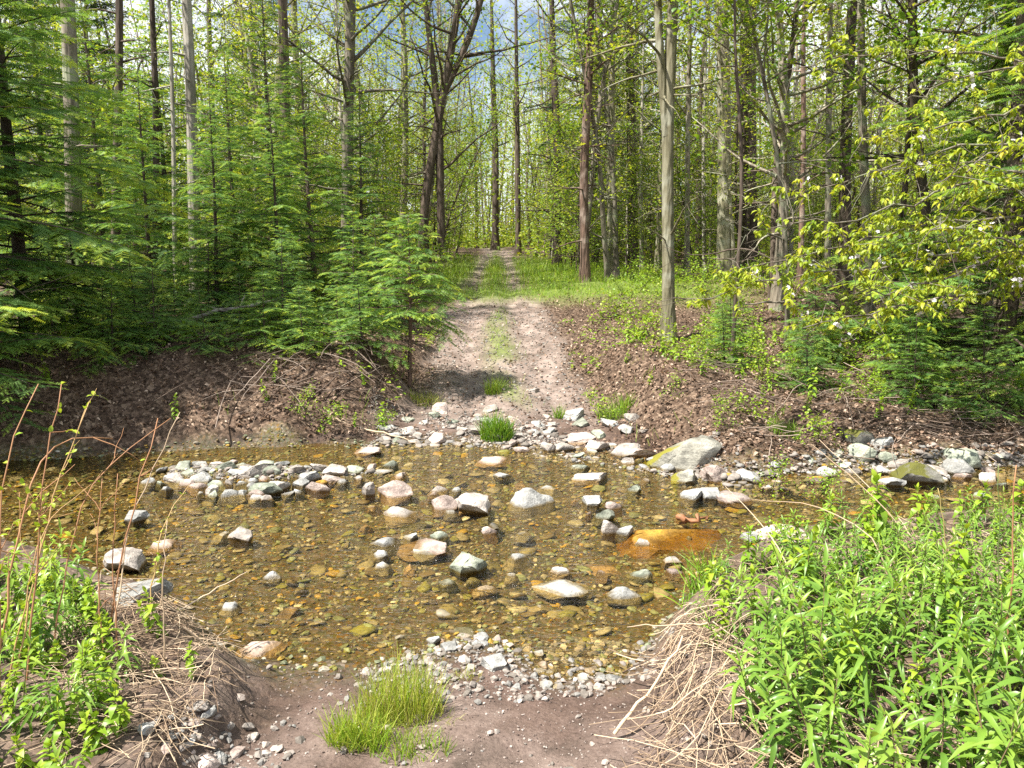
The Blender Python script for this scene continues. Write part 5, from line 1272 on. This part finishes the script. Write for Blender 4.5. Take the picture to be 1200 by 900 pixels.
# individual sticks
def stick(name, label, cat, pts, r, mat, tint=.6, n=10, twigs=0, leaves=0, seed=0, lt='leaf_herb', parts=('stem', 'leaves'), leaflen=.03):
    """pts: world points"""
    q = np.random.default_rng(seed + 900); b = MB(); w = resample(pts, n); base = w[0].copy(); w = w - base
    w[1:-1] += q.normal(size=(n - 2, 3)) * r * .9
    b.tube(w, np.linspace(r, r * .45, n), 6, 0, tint)
    lf = MB(); P, D = [], []
    for i in range(twigs):
        k = q.integers(n // 4, n - 1); d = nrm(w[k + 1] - w[k]) * .9 + q.normal(size=3) * .6 + [0, 0, .25]
        L = q.uniform(.08, .3); tp = curve_path(w[k], d, L, 5, wob=.3, g=q); b.tube(tp, np.linspace(r * .5, r * .22, 6), 4, 0, tint)
        if leaves:
            for _ in range(leaves): P.append(tp[q.integers(2, 6)]); D.append(q.normal(size=3) + [0, 0, .3])
    if leaves:
        for _ in range(leaves * 2): P.append(w[q.integers(n // 3, n)]); D.append(q.normal(size=3) + [0, 0, .3])
        S = q.uniform(.6, 1.2, len(P)) * leaflen
        lf.inst(T_OVAL, F_OVAL, np.array(P), np.array(D), np.array([0, 0, 1.0]) + q.normal(size=(len(P), 3)) * .3, np.stack([S, S * .65, S], 1), q.uniform(.4, 1, len(P)))
        o = thing(name, label, cat, tuple(base)); link(parts[0], b.mesh(parts[0], [mat]), o); link(parts[1], lf.mesh(parts[1], [lt]), o)
    else:
        o = link(name, b.mesh(name, [mat])); o.location = base; tag(o, label, cat)
    return o
def pxs(y, *pts): return [at_y(a, b_, y if np.isscalar(y) else y[i]) for i, (a, b_) in enumerate(pts)]
log_y = 10.6
stick('fallen_log', 'pale fallen log lying under the thick grey brown trunk', 'log', [np.array([a, b_, gz(a, b_) + c_]) for a, b_, c_ in ((-6.2, 10.9, .12), (-5.4, 10.9, .14), (-4.7, 11.0, .22), (-4.0, 11.1, .32), (-3.3, 11.3, .5))], .045, 'deadwood', .8, twigs=5)
stick('driftwood_stick', 'long pale stick resting on the far water edge', 'stick', [hit(385, 492), hit(430, 507) + [0, 0, .03], hit(480, 519) + [0, 0, .02]], .017, 'straw', .8)
stick('driftwood', 'short red brown piece of driftwood beside the rust orange slab', 'driftwood', [on_z(795, 606, .015), on_z(812, 609, .03), on_z(828, 609, .02)], .028, 'redtwig', .05)
TW = [('leaning red brown twig with a fork crossing the stone bar', (3.3, 3.5, 3.8), [(95, 900), (150, 610), (185, 490)], .006, 4, 0),
      ('pale dead twig curving up beside the forked red one', (3.3, 3.6, 3.9), [(130, 720), (150, 610), (211, 483)], .0045, 0, 0),
      ('arched twig reaching out flat over the shaded pool', (3.0, 3.3, 3.6, 3.8), [(-30, 565), (40, 528), (85, 508), (132, 514)], .006, 4, 1),
      ('upright yellowish shoot with tiny leaves over the shaded pool', (2.9, 3.1, 3.3), [(20, 700), (48, 570), (72, 450)], .005, 7, 5),
      ('slanting shoot with tiny leaves beside the upright yellowish one', (2.9, 3.2, 3.4), [(5, 700), (60, 580), (105, 470)], .005, 6, 5),
      ('bare leaning shoot at the edge of the shaded pool', (2.8, 3.0, 3.2), [(-20, 640), (0, 540), (45, 450)], .005, 5, 3),
      ('long thin twig sweeping across the shaded pool', (3.0, 3.3, 3.6), [(40, 640), (100, 560), (200, 490)], .004, 2, 0),
      ('thin red stem with leaf tufts over the amber water', (3.4, 3.6, 3.8), [(165, 665), (190, 610), (222, 568)], .004, 2, 6),
      ('bare stem standing by the grey boulder', (3.1, 3.2, 3.3), [(186, 705), (190, 650), (196, 610)], .0045, 1, 0),
      ('thin brown stem in front of the white boulder', (3.1, 3.2, 3.3), [(118, 720), (112, 640), (120, 560)], .004, 3, 0),
      ('red brown stem in front of the white boulder', (3.05, 3.2, 3.3), [(135, 730), (130, 640), (138, 555)], .004, 3, 0),
      ('low twig with buds near the weedy bank corner', (2.9, 3.1, 3.3), [(-10, 640), (50, 605), (90, 600)], .004, 3, 2)]
for i, (lab, ys_, pts, r, tw, lv) in enumerate(TW):
    w = [at_y(a, b_, y) for (a, b_), y in zip(pts, ys_)]
    if len(pts) == 3 or True: w[0] = np.array([w[0][0], w[0][1], min(w[0][2], gz(w[0][0], w[0][1]) - .02)]) if w[0][2] > -5 else w[0]
    stick('bank_twig', lab, 'twig', w, r, 'redtwig' if i not in (1, 8) else 'straw', .2 + .6 * ((i * 37 % 10) / 10), 12, tw, lv, seed=i)
DS = [('tall brown dead stalk rising from the weed bed', (2.9, 2.9, 2.9), [(1180, 800), (1184, 680), (1191, 545)], .005, 'redtwig', .3),
      ('short grey dead stalk beside the tall brown one', (2.7, 2.7), [(1175, 880), (1177, 740)], .004, 'twig', .6),
      ('green reed blade by the tall brown stalk', (3.2, 3.2), [(1172, 640), (1170, 545)], .004, 'greenstem', .2),
      ('yellow brown stalk rising at the far edge of the weed bed', (4.0, 4.0), [(1112, 660), (1099, 572)], .004, 'redtwig', .9),
      ('straw stem leaning out of the weed bed over the side channel', (4.4, 4.8, 5.2), [(1075, 630), (1020, 570), (960, 515)], .0045, 'straw', .7),
      ('second straw stem leaning beside the long one', (4.2, 4.6, 5.0), [(1070, 625), (1000, 560), (950, 520)], .004, 'straw', .5),
      ('low arching straw stem from the weed bed to the heap', (4.0, 4.5, 5.0), [(1040, 632), (960, 590), (880, 585)], .0045, 'straw', .6),
      ('straw stem crossing in front of the mauve boulder', (3.8, 4.2, 4.6), [(930, 665), (890, 610), (850, 570)], .004, 'straw', .8),
      ('thick dry stem lying from the straw heap onto the dirt', (2.9, 3.0, 3.1), [(720, 860), (760, 810), (800, 745)], .009, 'straw', .9),
      ('dry stem pointing out over the near water', (3.2, 3.3, 3.4), [(830, 730), (790, 732), (735, 735)], .005, 'straw', .7),
      ('thin pale twig poking over the near amber water', (3.2, 3.4), [(210, 715), (290, 670)], .004, 'straw', .9),
      ('dead twig at the drop of the near bank', (3.0, 3.1), [(215, 735), (290, 795)], .004, 'straw', .7)]
for i, (lab, ys_, pts, r, mt, tn) in enumerate(DS):
    w = [at_y(a, b_, y) for (a, b_), y in zip(pts, ys_)]
    if w[0][2] > gz(w[0][0], w[0][1]) : w.insert(0, np.array([w[0][0] + .02, w[0][1], gz(w[0][0], w[0][1])])) if i not in (8, 9, 10, 11) else None
    stick('dead_stem', lab, 'stem', w, r, mt, tn, 10, seed=40 + i)

# ================================================================== LIGHT, SKY, CAMERA
SUN = nrm(np.array([-0.46, -0.20, 0.86]))
elev = math.asin(SUN[2]); azim = math.atan2(SUN[0], SUN[1])
wd = bpy.data.worlds.new('World'); C.world = wd; wd.use_nodes = True
nt = wd.node_tree; nt.nodes.clear(); n = nt.nodes; l = nt.links
sky = n.new('ShaderNodeTexSky'); sky.sky_type = 'NISHITA'; sky.sun_disc = False; sky.sun_elevation = elev; sky.sun_rotation = azim; sky.air_density = 1.0; sky.dust_density = 0.6; sky.ozone_density = 1.5
tc = n.new('ShaderNodeTexCoord')
cn = N(nt, 'ShaderNodeTexNoise', Scale=3.2, Detail=6.0, Roughness=.6); l.new(tc.outputs['Generated'], cn.inputs[0])
cr_ = ramp(nt, [(0.41, (0, 0, 0)), (0.56, (1, 1, 1))]); l.new(cn.outputs[0], cr_.inputs[0])
cm = N(nt, 'ShaderNodeMix', data_type='RGBA'); l.new(cr_.outputs[0], cm.inputs[0]); l.new(sky.outputs[0], cm.inputs[6]); cm.inputs[7].default_value = (8.6, 9, 9.5, 1)
bg = n.new('ShaderNodeBackground'); bg.inputs[1].default_value = 0.065; l.new(cm.outputs[2], bg.inputs[0])
wo = n.new('ShaderNodeOutputWorld'); l.new(bg.outputs[0], wo.inputs[0])
sl = bpy.data.lights.new('sun', 'SUN'); sl.energy = 5.0; sl.angle = R(0.53); sl.color = (1, .95, .86)
so = bpy.data.objects.new('sun', sl); COL.objects.link(so); so.rotation_euler = Vector(SUN).to_track_quat('Z', 'Y').to_euler(); so.location = (-15, 10, 40)

cd = bpy.data.cameras.new('camera'); cd.sensor_width = 36; cd.lens = 36 * FPX / W; cd.clip_end = 2000; cd.clip_start = .05
co = bpy.data.objects.new('camera', cd); COL.objects.link(co); co.location = CAM; co.rotation_euler = (math.pi / 2 - PITCH, 0, 0); C.camera = co

C.render.engine = 'CYCLES'
cy = C.cycles; cy.max_bounces = 7; cy.diffuse_bounces = 4; cy.glossy_bounces = 2; cy.transmission_bounces = 4; cy.transparent_max_bounces = 8
cy.use_denoising = False; cy.caustics_reflective = False; cy.caustics_refractive = False; cy.sample_clamp_indirect = 3; cy.sample_clamp_direct = 5
vs = C.view_settings; vs.view_transform = 'Standard'; vs.look = 'None'; vs.exposure = 1.35; vs.gamma = 1; vs.use_curve_mapping = False
